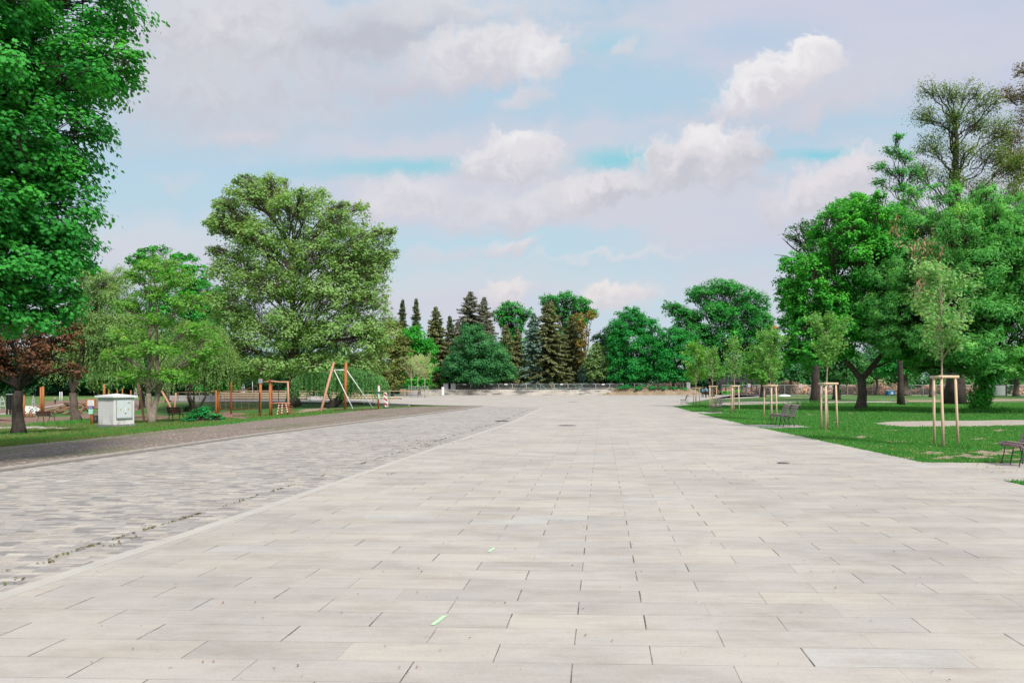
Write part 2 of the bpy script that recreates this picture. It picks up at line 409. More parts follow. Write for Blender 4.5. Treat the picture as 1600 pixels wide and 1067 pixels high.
M['rope'] = mottled('red_rope', (.30, .07, .04), (.42, .13, .08), 9, .8, bmp=0)
M['bk_brown'] = bark('brown_bark', (.055, .042, .034), (.15, .115, .095))
M['bk_dark'] = bark('dark_bark', (.022, .018, .016), (.07, .055, .047))
M['bk_pale'] = bark('pale_bark', (.16, .12, .095), (.33, .27, .22))
M['bk_young'] = bark('young_bark', (.28, .21, .15), (.45, .36, .27), 14)
M['bk_red'] = bark('reddish_bark', (.10, .055, .04), (.22, .13, .10))

def cabinet_mat():
    m, t, p, o = new_mat('stained_white_render')
    oc = t.add('ShaderNodeTexCoord').outputs['Object']; z = t.sep(oc)[2]
    n = t.noise(oc, 2.2, 5, .6); n2 = t.noise(t.map(oc, scale=(6, 6, 1.2)), 1.0, 5, .6)
    c = t.mix(t.rng(n, .35, .7), (.62, .61, .60), (.70, .69, .685))
    k = t.m('MULTIPLY', t.rng(z, .75, .15, 0, 1), t.rng(n2, .48, .66))
    c = t.mix(t.m('MULTIPLY', k, .75), c, (.36, .29, .26))
    t.put(p.inputs['Base Color'], c); p.inputs['Roughness'].default_value = .8
    bump(t, p, t.noise(oc, 40, 3), .15, .004); return m
M['render'] = cabinet_mat()
def wallmat():
    m, t, p, o = new_mat('stained_retaining_wall')
    oc = t.add('ShaderNodeTexCoord').outputs['Object']
    n = t.noise(t.map(oc, scale=(.25, 1, 1.2)), 1.0, 6, .7); n3 = t.noise(t.map(oc, scale=(1, 1, 1.6)), .8, 6, .7)
    c = t.mix(t.rng(n3, .35, .65), (.40, .37, .33), (.58, .54, .48))
    c = t.mix(t.rng(n, .47, .58, 0, .85), c, (.12, .115, .12))
    t.put(p.inputs['Base Color'], c); p.inputs['Roughness'].default_value = .9; return m
M['wall'] = wallmat()

def grassmat():
    m, t, p, o = new_mat('lawn')
    oc = t.add('ShaderNodeTexCoord').outputs['Object']
    big = t.noise(oc, .11, 4, .6); mid = t.noise(oc, .9, 5, .65); fine = t.noise(t.map(oc, scale=(1, .5, 1)), 26, 4, .7)
    c = t.mix(t.rng(fine, .3, .7), (.020, .105, .022), (.065, .215, .045))
    c = t.mix(t.rng(mid, .35, .7, 0, .7), c, (.035, .135, .022))
    c = t.mix(t.rng(big, .5, .7, 0, .6), c, (.085, .175, .045))
    # dry and trodden places
    dry = t.m('MULTIPLY', t.rng(t.noise(t.map(oc, scale=(.28, .8, 1)), 1.0, 5, .6), .57, .66), t.rng(t.noise(oc, 3.0, 4, .7), .35, .6))
    yy = t.sep(oc)[1]
    c = t.mix(t.m('MULTIPLY', dry, .75), c, (.34, .27, .16))
    far = t.rng(yy, 58, 75, 0, .55)
    c = t.mix(t.m('MULTIPLY', far, t.rng(t.noise(t.map(oc, scale=(.06, .2, 1)), 1.0, 5, .6), .38, .6)), c, (.22, .26, .10))
    t.put(p.inputs['Base Color'], c); p.inputs['Roughness'].default_value = .85; p.inputs['Specular IOR Level'].default_value = .15
    bump(t, p, fine, .8, .05); return m
M['lawn'] = grassmat()

def gravelmat():
    m, t, p, o = new_mat('trodden_gravel')
    oc = t.add('ShaderNodeTexCoord').outputs['Object']
    vo = t.add('ShaderNodeTexVoronoi'); t.put(vo.inputs['Vector'], oc); vo.inputs['Scale'].default_value = 22
    r = t.sep(vo.outputs['Color'])[0]
    n = t.noise(oc, .8, 5, .6)
    c = t.ramp(r, [(0, (.13, .10, .085)), (.6, (.24, .18, .14)), (.93, (.30, .24, .195)), (.955, (.62, .58, .54)), (1, (.66, .62, .6))])
    c = t.mix(t.rng(n, .35, .7, 0, .5), c, (.21, .165, .145))
    g = t.noise(t.map(oc, scale=(.7, .3, 1)), .8, 5, .65)
    c = t.mix(t.rng(g, .52, .66, 0, .75), c, (.115, .14, .055))
    t.put(p.inputs['Base Color'], c); p.inputs['Roughness'].default_value = .95
    bump(t, p, vo.outputs['Distance'], .6, .02); return m
M['gravel'] = gravelmat()
# ------------------------------------------------------------------ foliage
def unit(a): return a / (np.linalg.norm(a, axis=-1, keepdims=True) + 1e-9)

TPL = {  # leaf outlines in (along, across, up) of the leaf's own frame
    'leaf': np.array([(-.5, 0, 0), (0, -.32, .08), (.5, 0, -.05), (0, .32, .08)]),
    'round': np.array([(-.5, 0, 0), (-.05, -.42, .07), (.5, 0, -.06), (-.05, .42, .07)]),
    'lance': np.array([(-.5, 0, 0), (0, -.13, .03), (.5, 0, -.08), (0, .13, .03)]),
    'lobed': np.array([(-.5, 0, 0), (-.34, -.42, -.02), (-.06, -.26, .03), (.14, -.46, -.05), (.18, -.18, .03), (.5, 0, -.10), (.18, .18, .03), (.14, .46, -.05), (-.06, .26, .03), (-.34, .42, -.02)]),
    'blade': np.array([(0, -.5, 0), (0, .5, 0), (1, 0, 0)]),
}

TA = {'leaf': .32, 'round': .42, 'lance': .15, 'lobed': .5}
def mesh_np(name, V, k, tint=None):
    n = len(V) // k
    me = bpy.data.meshes.new(name)
    me.vertices.add(len(V)); me.vertices.foreach_set('co', V.astype(np.float32).ravel())
    me.loops.add(len(V)); me.loops.foreach_set('vertex_index', np.arange(len(V), dtype=np.int32))
    me.polygons.add(n); me.polygons.foreach_set('loop_start', np.arange(n, dtype=np.int32) * k)
    if tint is not None:
        a = me.attributes.new('tint', 'FLOAT', 'FACE'); a.data.foreach_set('value', np.clip(tint, 0, 1).astype(np.float32))
    me.update(calc_edges=True); return me

def leaves(name, C, N, size, tint, mat, parent=None, tpl='leaf', T=None, rng=None, width=1.0):
    n = len(C); N = unit(N)
    if T is None: T = rng.normal(size=(n, 3))
    T = unit(T - N * np.sum(T * N, axis=1, keepdims=True)); B = np.cross(N, T)
    t = TPL[tpl]; s = np.broadcast_to(np.asarray(size, float).reshape(-1, 1, 1), (n, 1, 1))
    V = C[:, None] + s * (t[None, :, 0:1] * T[:, None] + width * t[None, :, 1:2] * B[:, None] + t[None, :, 2:3] * N[:, None])
    me = mesh_np(name, V.reshape(-1, 3), len(t), tint); me.materials.append(mat)
    o = bpy.data.objects.new(name, me); COL.objects.link(o)
    if parent is not None: o.parent = parent
    return o

def bez(p0, p1, lift, rng, k=6, wob=.06):
    p0, p1 = np.array(p0, float), np.array(p1, float); L = np.linalg.norm(p1 - p0)
    c = p0 * .45 + p1 * .55 + np.array((0, 0, lift * L)) + rng.normal(size=3) * wob * L
    if lift > 0: c[:2] = p0[:2] * .55 + p1[:2] * .45 + rng.normal(size=2) * wob * L
    t = np.linspace(0, 1, k)[:, None]
    P = (1 - t) ** 2 * p0 + 2 * t * (1 - t) * c + t ** 2 * p1
    P[1:-1] += rng.normal(size=(k - 2, 3)) * wob * .25 * L
    return P

LEAF = {}
def lm(name, *a, **k):
    if name not in LEAF: LEAF[name] = leafmat(name, *a, **k)
    return LEAF[name]
lm('emerald', (.005, .072, .013), (.056, .30, .052), .36)
lm('maple', (.010, .110, .014), (.088, .37, .048), .36)
lm('ash', (.028, .14, .032), (.155, .41, .11), .36)
lm('plane', (.068, .135, .040), (.235, .37, .135), .44, (.32, .44, .20))
lm('yellowgreen', (.034, .12, .016), (.15, .33, .055), .38)
lm('willow', (.055, .125, .042), (.23, .35, .13), .36)
lm('willow_dark', (.020, .090, .030), (.13, .28, .10), .33)
lm('copper', (.030, .014, .008), (.17, .080, .045), .28, (.14, .13, .04))
lm('oak', (.008, .085, .018), (.055, .30, .055), .32)
lm('midgreen', (.012, .070, .020), (.075, .21, .06), .3)
lm('darkgreen', (.005, .028, .012), (.025, .085, .030), .25)
lm('bright', (.010, .105, .014), (.060, .330, .040), .35)
lm('bush', (.012, .070, .024), (.065, .21, .075), .3)
lm('pale', (.060, .110, .040), (.20, .30, .12), .35)
lm('catkin', (.13, .17, .07), (.34, .42, .20), .35, (.50, .56, .34))
lm('shrub', (.004, .090, .022), (.030, .260, .070), .3)
lm('spruce', (0.023, 0.042, 0.023), (0.137, 0.169, 0.098), .2)
lm('spruce_brown', (0.047, 0.06, 0.026), (0.182, 0.202, 0.099), .2)
lm('spruce_grey', (0.042, 0.049, 0.039), (0.221, 0.231, 0.189), .2)
lm('spruce_blue', (0.026, 0.06, 0.049), (0.169, 0.26, 0.221), .2)
lm('olive', (.035, .050, .014), (.15, .17, .05), .25)
lm('ochre', (.065, .060, .014), (.25, .19, .055), .3)
lm('rust', (.035, .040, .012), (.17, .12, .045), .3)
lm('scrub', (.12, .075, .060), (.36, .25, .205), .2)
lm('seed', (.16, .10, .07), (.34, .24, .17), .2)
lm('moss_leaf', (.06, .042, .022), (.12, .115, .05), .2, (.13, .17, .05))
lm('straw', (.09, .06, .03), (.22, .17, .095), .2)
lm('debris', (.035, .020, .014), (.20, .10, .05), .1)

def broad(name, label, cat, px, d, lobes, leaf='oak', bk='bk_brown', size=.3, cover=4.5, tr=.4, fork=3.0, clump=.33, seed=1, tpl='leaf',
          depth=.8, copies=2, twigs=True, droop=.25, flat=.62, leader=.0, group=None, py=None, lean=0.0, base=None, stems=1, shell=.5, wood_extra=None, up=.55, kside=6, crown=True, lobe_scale=1.0, starts=None, limb=1.0, spread=1.0, wob=.06):
    """a broadleaved tree: tapered trunk, limbs to every lobe of the crown, twigs to every leaf clump"""
    rng = np.random.default_rng(seed)
    b = hit(px, py) if py else Vector(((px - PX0) / F * d, d, 0))
    if not py: b.z = ground_z(b.x, b.y)
    d = b.y
    root = empty(name, b, label, cat, group)
    bb = np.array(b)
    k = d / F
    L = [(np.array(at(x, y, d)), rx * k * lobe_scale, rz * k * lobe_scale) for x, y, rx, rz in lobes]
    cx = np.average([l[0][0] for l in L], weights=[l[1] * l[2] for l in L])
    Wd = max(abs(l[0][0] - cx) + l[1] * .6 for l in L)
    LL = []
    for c, rx, rz in L:
        ry = (rx + rz) / 2
        D = max(0.0, depth * Wd * math.sqrt(max(.05, 1 - ((c[0] - cx) / Wd) ** 2)) - ry * .5)
        for j in range(copies + 1):
            f = (rng.uniform(-.25, .25) if j == 0 else (-1) ** j * rng.uniform(.55, 1.0))
            s = 1.0 if j == 0 else rng.uniform(.70, .92)
            cc = c.copy(); dy = f * D
            cc[1] += dy
            if j: cc[0] = cx + (cc[0] - cx) * (1 + dy / d) * .97; cc[2] = H + (cc[2] - H) * (1 + dy / d) - (rz * (1 - s) * .3)
            LL.append((cc, np.array((rx * s, ry * s, rz * s))))
    zmax = max(c[2] + r[2] for c, r in LL)
    # trunk and limbs
    mb = MB(); fz = b.z + fork; th = zmax - b.z
    segs = []
    for s in range(stems):
        off = np.array((rng.normal() * .5, rng.normal() * .4, 0)) * (stems > 1) * spread
        top = np.array((b.x + lean * fork, b.y, fz)) + off * 2.2
        P = bez(bb + off * .35, top, 0, rng, 6, .03)
        R = np.linspace(1.0, .78, 6) * tr; R[0] *= 1.45; R[1] *= 1.08
        mb.tube(P - bb, R, 10)
        segs.append(top)
        if leader:
            q = top + np.array((lean * th * .2, 0, leader * (zmax - fz)))
            Q = bez(top, q, 0, rng, 7, .03); mb.tube(Q - bb, np.linspace(.80, .12, 7) * tr, 8); segs.append((top, q))
    tops = [s for s in segs if not isinstance(s, tuple)]; leads = [s for s in segs if isinstance(s, tuple)]
    CC = []; CR = []; CO = []
    nl = len(LL)
    for i, (c, r) in enumerate(LL):
        st = tops[i % len(tops)]
        if leads:
            a, q = leads[i % len(leads)]
            hh = np.clip((c[2] - r[2] * 1.3 - np.linalg.norm(c[:2] - a[:2]) * .5 - a[2]) / (q[2] - a[2] + 1e-6), 0, .92); st = a + (q - a) * hh
        if starts:
            S = [np.array(at(x, y, d)) for x, y in starts]; st = min(S, key=lambda q: np.linalg.norm((q - c) * (1, .3, .6)))
        e = c - np.array((0, 0, r[2] * .25))
        Lr = np.linalg.norm(e - st)
        r0 = tr * np.clip(.30 + .30 * (r[0] / Wd), .2, .6) * (.42 if leads else .8) * limb
        P = bez(st, e, .18 if e[2] > st[2] + .2 * Lr else .05, rng, 7 if wob < .1 else 10, wob)
        mb.tube(P - bb, np.linspace(r0, max(.012, r0 * .28), len(P)), kside, False)
        rc = .74 * clump * r.mean() + .10
        m = int(np.clip(4.0 * (r.mean() / rc) ** 2, 6, 70))
        dirs = unit(rng.normal(size=(m, 3)) + np.array((0, 0, .25)))
        rad = rng.uniform(shell, 1.14, size=(m, 1)) ** .7
        cc = c + dirs * rad * (r - rc * .45)
        CC.append(cc); CR.append(np.full(m, rc) * rng.uniform(.5, 1.4, m)); CO.append(np.broadcast_to(c - np.array((0, 0, r[2] * .6)), (m, 3)))
        if twigs:
            for q in cc:
                s0 = P[rng.integers(len(P) // 2, len(P))]
                T = bez(s0, q, .08, rng, 4, .08); mb.tube(T - bb, np.linspace(max(.010, r0 * .22), .006 + .0002 * d, 4), 4, False)
    if wood_extra: wood_extra(mb, bb, rng)
    mb.build('trunk', M[bk], root, True)
    if not crown: return root
    CC = np.concatenate(CC); CR = np.concatenate(CR); CO = np.concatenate(CO)
    area = sum(r[0] * r[2] for c, r in LL) * 2.6 / (1 + .45 * copies)
    n = int(1.7 * cover * area / (TA[tpl] * size * size))
    w = CR ** 2; idx = rng.choice(len(CC), n, p=w / w.sum())
    g = rng.normal(size=(n, 3)); g = unit(g) * (rng.random((n, 1)) ** .5) * rng.uniform(.75, 1.3, (n, 1))
    g[:, 2] *= flat; g[:, 2] -= droop * (g[:, 0] ** 2 + g[:, 1] ** 2)
    C = CC[idx] + g * CR[idx, None]
    N = unit(C - CO[idx]) * .55 + unit(g) * .35 + np.array((0, 0, up)) + rng.normal(size=(n, 3)) * .33
    ct = rng.normal(size=len(CC)) * .18
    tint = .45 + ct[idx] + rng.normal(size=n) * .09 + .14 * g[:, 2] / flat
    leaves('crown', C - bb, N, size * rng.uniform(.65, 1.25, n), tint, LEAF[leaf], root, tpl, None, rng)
    return root

def weep(root, b, lobes, d, leaf, seed, strands=260, length=(.6, 2.6), size=.16, per=.07, spread=.8, width=1.0, floor=None, tlift=0.0):
    """hanging curtains of narrow leaves added under a parent tree as its own foliage mesh"""
    rng = np.random.default_rng(seed); k = d / F; bb = np.array(b); C = []; T = []; TI = []; tw = MB()
    tot = sum(l[2] * l[3] for l in lobes)
    for x, y, rx, rz in lobes:
        c = np.array(at(x, y, d)); ns = max(6, int(strands * rx * rz / tot))
        for _ in range(ns):
            v = unit(rng.normal(size=3)); v[2] = abs(v[2]) * .9 - .15
            p = c + v * np.array((rx * k, (rx + rz) / 2 * k * spread, rz * k)) * rng.uniform(.55, 1)
            Ln = rng.uniform(*length)
            if floor is not None: Ln = min(Ln, max(.2, p[2] - b.z - floor * rng.uniform(.5, 2.4)))
            m = max(4, int(Ln / per)); t = np.linspace(0, 1, m)
            outv = np.array((v[0], v[1], 0)) * .35 * Ln
            Q = p + np.outer(np.sqrt(t) * .8, outv) - np.outer(t ** 1.35, (0, 0, Ln)) + rng.normal(size=(m, 3)) * .05
            C.append(Q); T.append(np.tile((v[0] * .35, v[1] * .35, -1.0), (m, 1)) + rng.normal(size=(m, 3)) * .35)
            TI.append(np.full(m, .5 + rng.normal() * .2) + rng.normal(size=m) * .1)
    C = np.concatenate(C); T = np.concatenate(T); TI = np.concatenate(TI)
    N = rng.normal(size=C.shape) + np.array((0, -.3, .5))
    return leaves('hanging_foliage', C - bb, N, size * rng.uniform(.7, 1.3, len(C)), TI, LEAF[leaf], root, 'lance', T, rng, width)

def spruce(name, label, cat, px, d, top, halfw, leaf='spruce', clear=.06, seed=1, droop=.35, whorl=.75, group=None, sparse=1.0, size=.9, power=.85, base_py=None, bk='bk_dark'):
    rng = np.random.default_rng(seed); k = d / F
    b = Vector(((px - PX0) * k, d, 0)); b.z = ground_z(b.x, b.y)
    ht = at(px, top, d).z - b.z; R = halfw * k * 2.15
    root = empty(name, b, label, cat, group)
    mb = MB(); mb.tube([(0, 0, 0), (0, 0, ht * .5), (0, 0, ht)], [.018 * ht, .011 * ht, .02], 8)
    C = []; T = []; N = []; TI = []
    z = clear * ht
    while z < ht * .985:
        f = 1 - (z / ht - clear) / (1 - clear)
        Lz = R * (f ** power) * rng.uniform(.72, 1.12) + .12
        nb = int(rng.integers(7, 11) * sparse + .5)
        for j in range(nb):
            a = rng.uniform(0, 2 * pi); L = Lz * rng.uniform(.5, 1.2); dr = np.array((cos(a), sin(a), 0.0))
            dp = droop * rng.uniform(.5, 1.3) * (.35 + .65 * f)
            m = max(4, int(L / .16)); t = np.linspace(.08, 1, m)
            Q = np.outer(t * L, dr); Q[:, 2] = z - dp * L * t + .28 * dp * L * t ** 3 + (.25 * L * t if f < .25 else 0)
            mb.tube([Q[0] * (0, 0, 1), Q[m // 2], Q[-1]], [.012 + .012 * L, .008 + .006 * L, .006], 4, False)
            for s in (-1, 1):
                side = np.array((-dr[1], dr[0], 0)) * s
                tv = np.tile(dr * .7 + side * .9 + np.array((0, 0, -.35)), (m, 1)) + rng.normal(size=(m, 3)) * .22
                lw = size * (.35 + .65 * (1 - t)) * min(1.0, .4 + L / 2.2)
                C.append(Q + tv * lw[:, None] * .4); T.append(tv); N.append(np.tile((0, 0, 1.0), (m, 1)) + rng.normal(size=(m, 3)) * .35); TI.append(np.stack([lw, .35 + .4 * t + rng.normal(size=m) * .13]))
            # hanging sprays under the branch
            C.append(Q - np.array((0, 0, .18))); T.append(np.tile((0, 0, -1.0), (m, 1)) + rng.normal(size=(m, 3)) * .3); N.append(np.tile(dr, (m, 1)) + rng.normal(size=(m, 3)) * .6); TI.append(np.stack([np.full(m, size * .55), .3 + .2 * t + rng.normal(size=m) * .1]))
        z += .72 * whorl * (.55 + .45 * f) * rng.uniform(.8, 1.2)
    mb.build('trunk', M[bk], root, True)
    C, T, N = (np.concatenate(q) for q in (C, T, N)); TI = np.concatenate(TI, axis=1)
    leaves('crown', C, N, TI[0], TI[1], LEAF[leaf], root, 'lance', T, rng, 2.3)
    return root

def young(name, label, px, py, top, halfw, low, leaf, seed, size=.075, n=1800, group=None, bush=0, bk='bk_young', d=None, py_lean=0.0, tr=.035):
    """slim newly planted tree: straight stem, steep thin branches, loose small leaves"""
    rng = np.random.default_rng(seed); b = hit(px, py) if d is None else Vector(((px - PX0) / F * d, d, ground_z((px - PX0) / F * d, d)))
    k = b.y / F; ht = at(px, top, b.y).z - b.z; z0 = at(px, low, b.y).z - b.z; R = halfw * k
    root = empty(name, b, label, 'tree', group)
    mb = MB(); P = bez((0, 0, 0), (py_lean, 0, ht * .97), 0, rng, 9, .01); mb.tube(P, np.linspace(tr, .006, 9), 8)
    C = []; TI = []
    nb = 26
    for i in range(nb):
        zz = z0 + (ht - z0) * (i / nb) ** 1.1 * .9; a = rng.uniform(0, 2 * pi)
        prof = math.sin(pi * min(1, max(.08, (zz - z0 * .9) / (ht - z0 * .9))) ** .75)
        L = R * (.35 + .75 * prof) * rng.uniform(.7, 1.2)
        e = np.array((cos(a) * L, sin(a) * L, zz + L * rng.uniform(.5, 1.5) * (1 - .6 * bush)))
        e[2] = min(e[2], ht)
        s = np.array((py_lean * zz / ht, 0, max(z0 * .82, zz - L * .35)))
        Q = bez(s, e, .1, rng, 6, .07); mb.tube(Q, np.linspace(tr * .38, .004, 6), 5, False)
        for _ in range(4):
            q0 = Q[rng.integers(2, 6)]; q1 = q0 + rng.normal(size=3) * .22 * R + np.array((0, 0, .12 * R))
            mb.tube([q0, (q0 + q1) / 2 + rng.normal(size=3) * .02, q1], [.006, .004, .003], 4, False)
            m = max(2, n // (nb * 5)); t = rng.random((m, 1)); C.append(q0 + (q1 - q0) * t + rng.normal(size=(m, 3)) * (.05 + .05 * R))
        m = max(2, n // (nb * 5)); t = rng.uniform(.25, 1, m); ii = t * 5; lo = np.floor(ii).astype(int).clip(0, 4)
        C.append(Q[lo] + (Q[lo + 1] - Q[lo]) * (ii - lo)[:, None] + rng.normal(size=(m, 3)) * (.04 + .05 * R))
    mb.build('trunk', M[bk], root, True)
    C = np.concatenate(C); m = len(C)
    N = rng.normal(size=(m, 3)) * .7 + np.array((0, -.2, .8))
    leaves('crown', C, N, size * rng.uniform(.6, 1.3, m), .5 + rng.normal(size=m) * .22, LEAF[leaf], root, 'leaf', None, rng)
    return root

def bushy(name, label, cat, px, d, lobes, leaf, seed, size=.2, cover=4, py=None, group=None, kind=None, tpl='leaf', stemmy=True, depth=1.0):
    """shrub: many stems from the ground and leaf clumps, crown down to the grass"""
    rng = np.random.default_rng(seed); b = hit(px, py) if py else Vector(((px - PX0) / F * d, d, 0))
    if not py: b.z = ground_z(b.x, b.y)
    d = b.y; k = d / F; bb = np.array(b); root = empty(name, b, label, cat, group)
    if kind: tag(root, kind=kind)
    C = []; N = []; TI = []; mb = MB()
    for x, y, rx, rz in lobes:
        c = np.array(at(x, y, d)); r = np.array((rx * k, rx * k * depth * .8, rz * k)); m = int(cover * r[0] * r[2] * 2.6 / (.32 * size * size))
        nc = 14; dirs = unit(rng.normal(size=(nc, 3)) + np.array((0, 0, .3))); cc = c + dirs * r * rng.uniform(.4, .85, (nc, 1)); idx = rng.integers(0, nc, m)
        g = unit(rng.normal(size=(m, 3))) * rng.random((m, 1)) ** .5 * r * .42
        q = cc[idx] + g; q[:, 2] = np.maximum(q[:, 2], b.z + .03)
        C.append(q); N.append(unit(q - c + np.array((0, 0, r[2] * .5))) + rng.normal(size=(m, 3)) * .4 + np.array((0, 0, .5))); TI.append(.48 + (rng.normal(size=nc) * .16)[idx] + rng.normal(size=m) * .13)
        if stemmy:
            for p in cc: mb.tube(bez((rng.normal() * .15, rng.normal() * .15, 0), p - bb, .1, rng, 5), np.linspace(.03 + .0004 * d, .008, 5), 4, False)
    if stemmy: mb.build('stem', M['bk_dark'], root, True)
    C, N, TI = np.concatenate(C), np.concatenate(N), np.concatenate(TI)
    leaves('foliage', C - bb, N, size * rng.uniform(.6, 1.3, len(C)), TI, LEAF[leaf], root, tpl, None, rng)
    return root
# ------------------------------------------------------------------ setting
def flat(px, py):
    d = H * F / (py - HZ); return ((px - PX0) / F * d, d)

def sheet(name, poly, z, mat, kind='structure'):
    mb = MB(); mb.raw([(x, y, z) for x, y in poly], [tuple(range(len(poly)))])
    return tag(mb.build(name, mat), kind=kind)

def build_ground():
    xs = np.unique(np.concatenate([[-1500, -700, -400, -250, -160, -110, -80], np.arange(-60, -10, 1.5), [-49.5, -12], np.arange(-10, 60, 5), [80, 120, 200, 400, 800, 1500]]))
    ys = np.unique(np.concatenate([[-400, -100, -40, -15], np.arange(0, 135, 2.5), [150, 180, 230, 300, 450, 700, 1200, 2500]]))
    V = [(x, y, ground_z(x, y)) for y in ys for x in xs]; n = len(xs)
    Fc = [(j * n + i, j * n + i + 1, (j + 1) * n + i + 1, (j + 1) * n + i) for j in range(len(ys) - 1) for i in range(n - 1)]
    mb = MB(); mb.raw(V, Fc); tag(mb.build('ground', M['lawn']), kind='structure')
build_ground()

STRIP = [flat(*p) for p in [(0, 935), (410, 796), (625, 720), (800, 660), (845, 638)]]
STRIP = [(STRIP[0][0] - .5, -5.0)] + STRIP
KERB = [flat(*p) for p in [(0, 735), (165, 713), (400, 680), (720, 640), (752, 634.3)]]
KERB = [(KERB[0][0] - .35, -5.0)] + KERB
LAWN_EDGE = [flat(*p) for p in [(1442, 722.8), (1193, 669.5), (1164, 663.5), (1094, 646.5), (1084, 643.6), (1052, 634.7)]]
PLAZA = (STRIP + [KERB[-1]] + [flat(*p) for p in [(650, 632.5), (560, 629), (400, 628), (270, 628)]]
         + [(-75, 142), (-35, 149), (40, 149), (38, 170), (45, 165), (27.5, 112), (17, 95), (10.6, 72), (10.4, 66), LAWN_EDGE[5]]
         + [LAWN_EDGE[4], (9.2, 46.6), (9.25, 44.3), LAWN_EDGE[3], LAWN_EDGE[2], (9.1, 30.3), (9.1, 28.6), LAWN_EDGE[1], LAWN_EDGE[0], (9.2, 15.15), (40, 14.8), (40, 12.6), (7.1, 12.25), (7.1, -5)])
sheet('plaza', PLAZA, .012, M['slab'])
sheet('cobbled_road', STRIP[::-1] + KERB + [], .008, M['sett'])

def offset(line, w):
    out = []
    for i, p in enumerate(line):
        a = Vector(line[max(0, i - 1)]); b = Vector(line[min(len(line) - 1, i + 1)]); t = (b - a).normalized(); out.append((p[0] + t.y * w, p[1] - t.x * w))
    return out
def ribbon(name, line, w0, w1, z0, z1, mat):
    A, B = offset(line, w0), offset(line, w1); n = len(A)
    V = [(x, y, z) for L, z in ((A, z0), (A, z1), (B, z1), (B, z0)) for x, y in L]
    Fc = [(k * n + i, k * n + i + 1, (k + 1) * n + i + 1, (k + 1) * n + i) for k in range(3) for i in range(n - 1)]
    mb = MB(); mb.raw(V, Fc); return tag(mb.build(name, mat), kind='structure')
ribbon('border_strip', STRIP, -.08, .08, 0, .017, M['strip'])
ribbon('kerb', KERB, -.10, -.02, -.2, .05, M['kerb_lt'])
ribbon('gutter', KERB, -.018, .26, 0, .013, M['gutter'])

def gravel():
    A = offset(KERB, -.10)
    E = [hit(*p) for p in [(0, 699), (200, 680), (400, 657.5), (500, 648.5), (585, 639.5), (700, 634.2), (735, 633.6)]]
    E = [(E[0].x - 2.5, -5.0)] + [(e.x, e.y) for e in E]
    A.append((A[-1][0] + .1, A[-1][1] + .8))
    def res(L, n):
        P = np.array(L); s = np.concatenate([[0], np.cumsum(np.linalg.norm(np.diff(P, axis=0), axis=1))]); q = np.linspace(0, s[-1], n)
        return np.stack([np.interp(q, s, P[:, 0]), np.interp(q, s, P[:, 1])], 1)
    n, m = 60, 24; a, e = res(A, n), res(E, n); rng = np.random.default_rng(5)
    e[:, 0] += np.convolve(rng.normal(size=n), np.ones(3) / 3, 'same') * .45
    V = []
    for i in range(n):
        for j in range(m):
            p = a[i] + (e[i] - a[i]) * j / (m - 1); V.append((p[0], p[1], ground_z(*p) + .014))
    mb = MB(); mb.raw(V, [(i * m + j, i * m + j + 1, (i + 1) * m + j + 1, (i + 1) * m + j) for i in range(n - 1) for j in range(m - 1)])
    tag(mb.build('gravel_strip', M['gravel']), kind='structure'); return e
GRAVEL_EDGE = gravel()

def wornmat():
    m, t, p, o = new_mat('worn_turf')
    oc = t.add('ShaderNodeTexCoord').outputs['Object']
    n = t.noise(oc, 2.4, 5, .7); f = t.noise(oc, 14, 4, .7)
    c = t.mix(t.rng(f, .3, .7), (.26, .185, .125), (.44, .335, .25))
    g = t.m('MAXIMUM', t.rng(n, .50, .60), t.rng(f, .56, .66, 0, .8))
    t.put(p.inputs['Base Color'], t.mix(g, c, (.055, .15, .035))); p.inputs['Roughness'].default_value = .95
    bump(t, p, f, .6, .03); return m
M['worn'] = wornmat()
BARE = []
def patch(name, pts, mat, z=.006, seed=0, flatland=True):
    """irregular worn patch lying on the ground, outline given where it meets the ground"""
    rng = np.random.default_rng(seed); P = [hit(*p) for p in pts]; Q = []
    for i, p in enumerate(P):
        q = P[(i + 1) % len(P)]
        for t in (0, .25, .5, .75):
            w = p.lerp(q, t); L = (q - p).length
            w.x += rng.normal() * .035 * L * (t > 0); w.y += rng.normal() * .05 * L * (t > 0); Q.append((w.x, w.y, ground_z(w.x, w.y) + z))
    c = np.mean(Q, axis=0); c[2] = ground_z(c[0], c[1]) + z
    mb = MB(); mb.raw([tuple(c)] + Q, [(0, i + 1, (i + 1) % len(Q) + 1) for i in range(len(Q))])
    BARE.append(np.array(Q)[:, :2]); return tag(mb.build(name, mat), kind='structure')
patch('lawn_path', [(1361, 661), (1400, 658.5), (1480, 657.5), (1600, 656.3), (1760, 655), (1760, 668), (1600, 664.5), (1480, 666.5), (1420, 667), (1385, 665)], M['path'], seed=1)
patch('lawn_path', [(1108, 631.8), (1135, 628.3), (1172, 627.3), (1300, 627), (1420, 626.6), (1420, 628.6), (1300, 629.6), (1200, 631), (1150, 632.5), (1110, 633)], M['path'], seed=2)
patch('lawn_path', [(1380, 627.4), (1420, 625.2), (1500, 624.6), (1600, 623), (1700, 622), (1700, 625.5), (1600, 626), (1480, 628)], M['soil'], seed=3)
def blotch(px, py, rx, ry, mat, seed, z=.006):
    return patch('bare_patch', [(px + rx * cos(a) * (1 + .35 * sin(seed + 3 * a) + .25 * sin(seed * 3 + 7 * a)), py + ry * sin(a) * (1 + .5 * cos(seed * 2 + 2 * a) + .3 * sin(5 * a + seed))) for a in np.linspace(0, 2 * pi, 25)[:-1]], mat, z, seed)
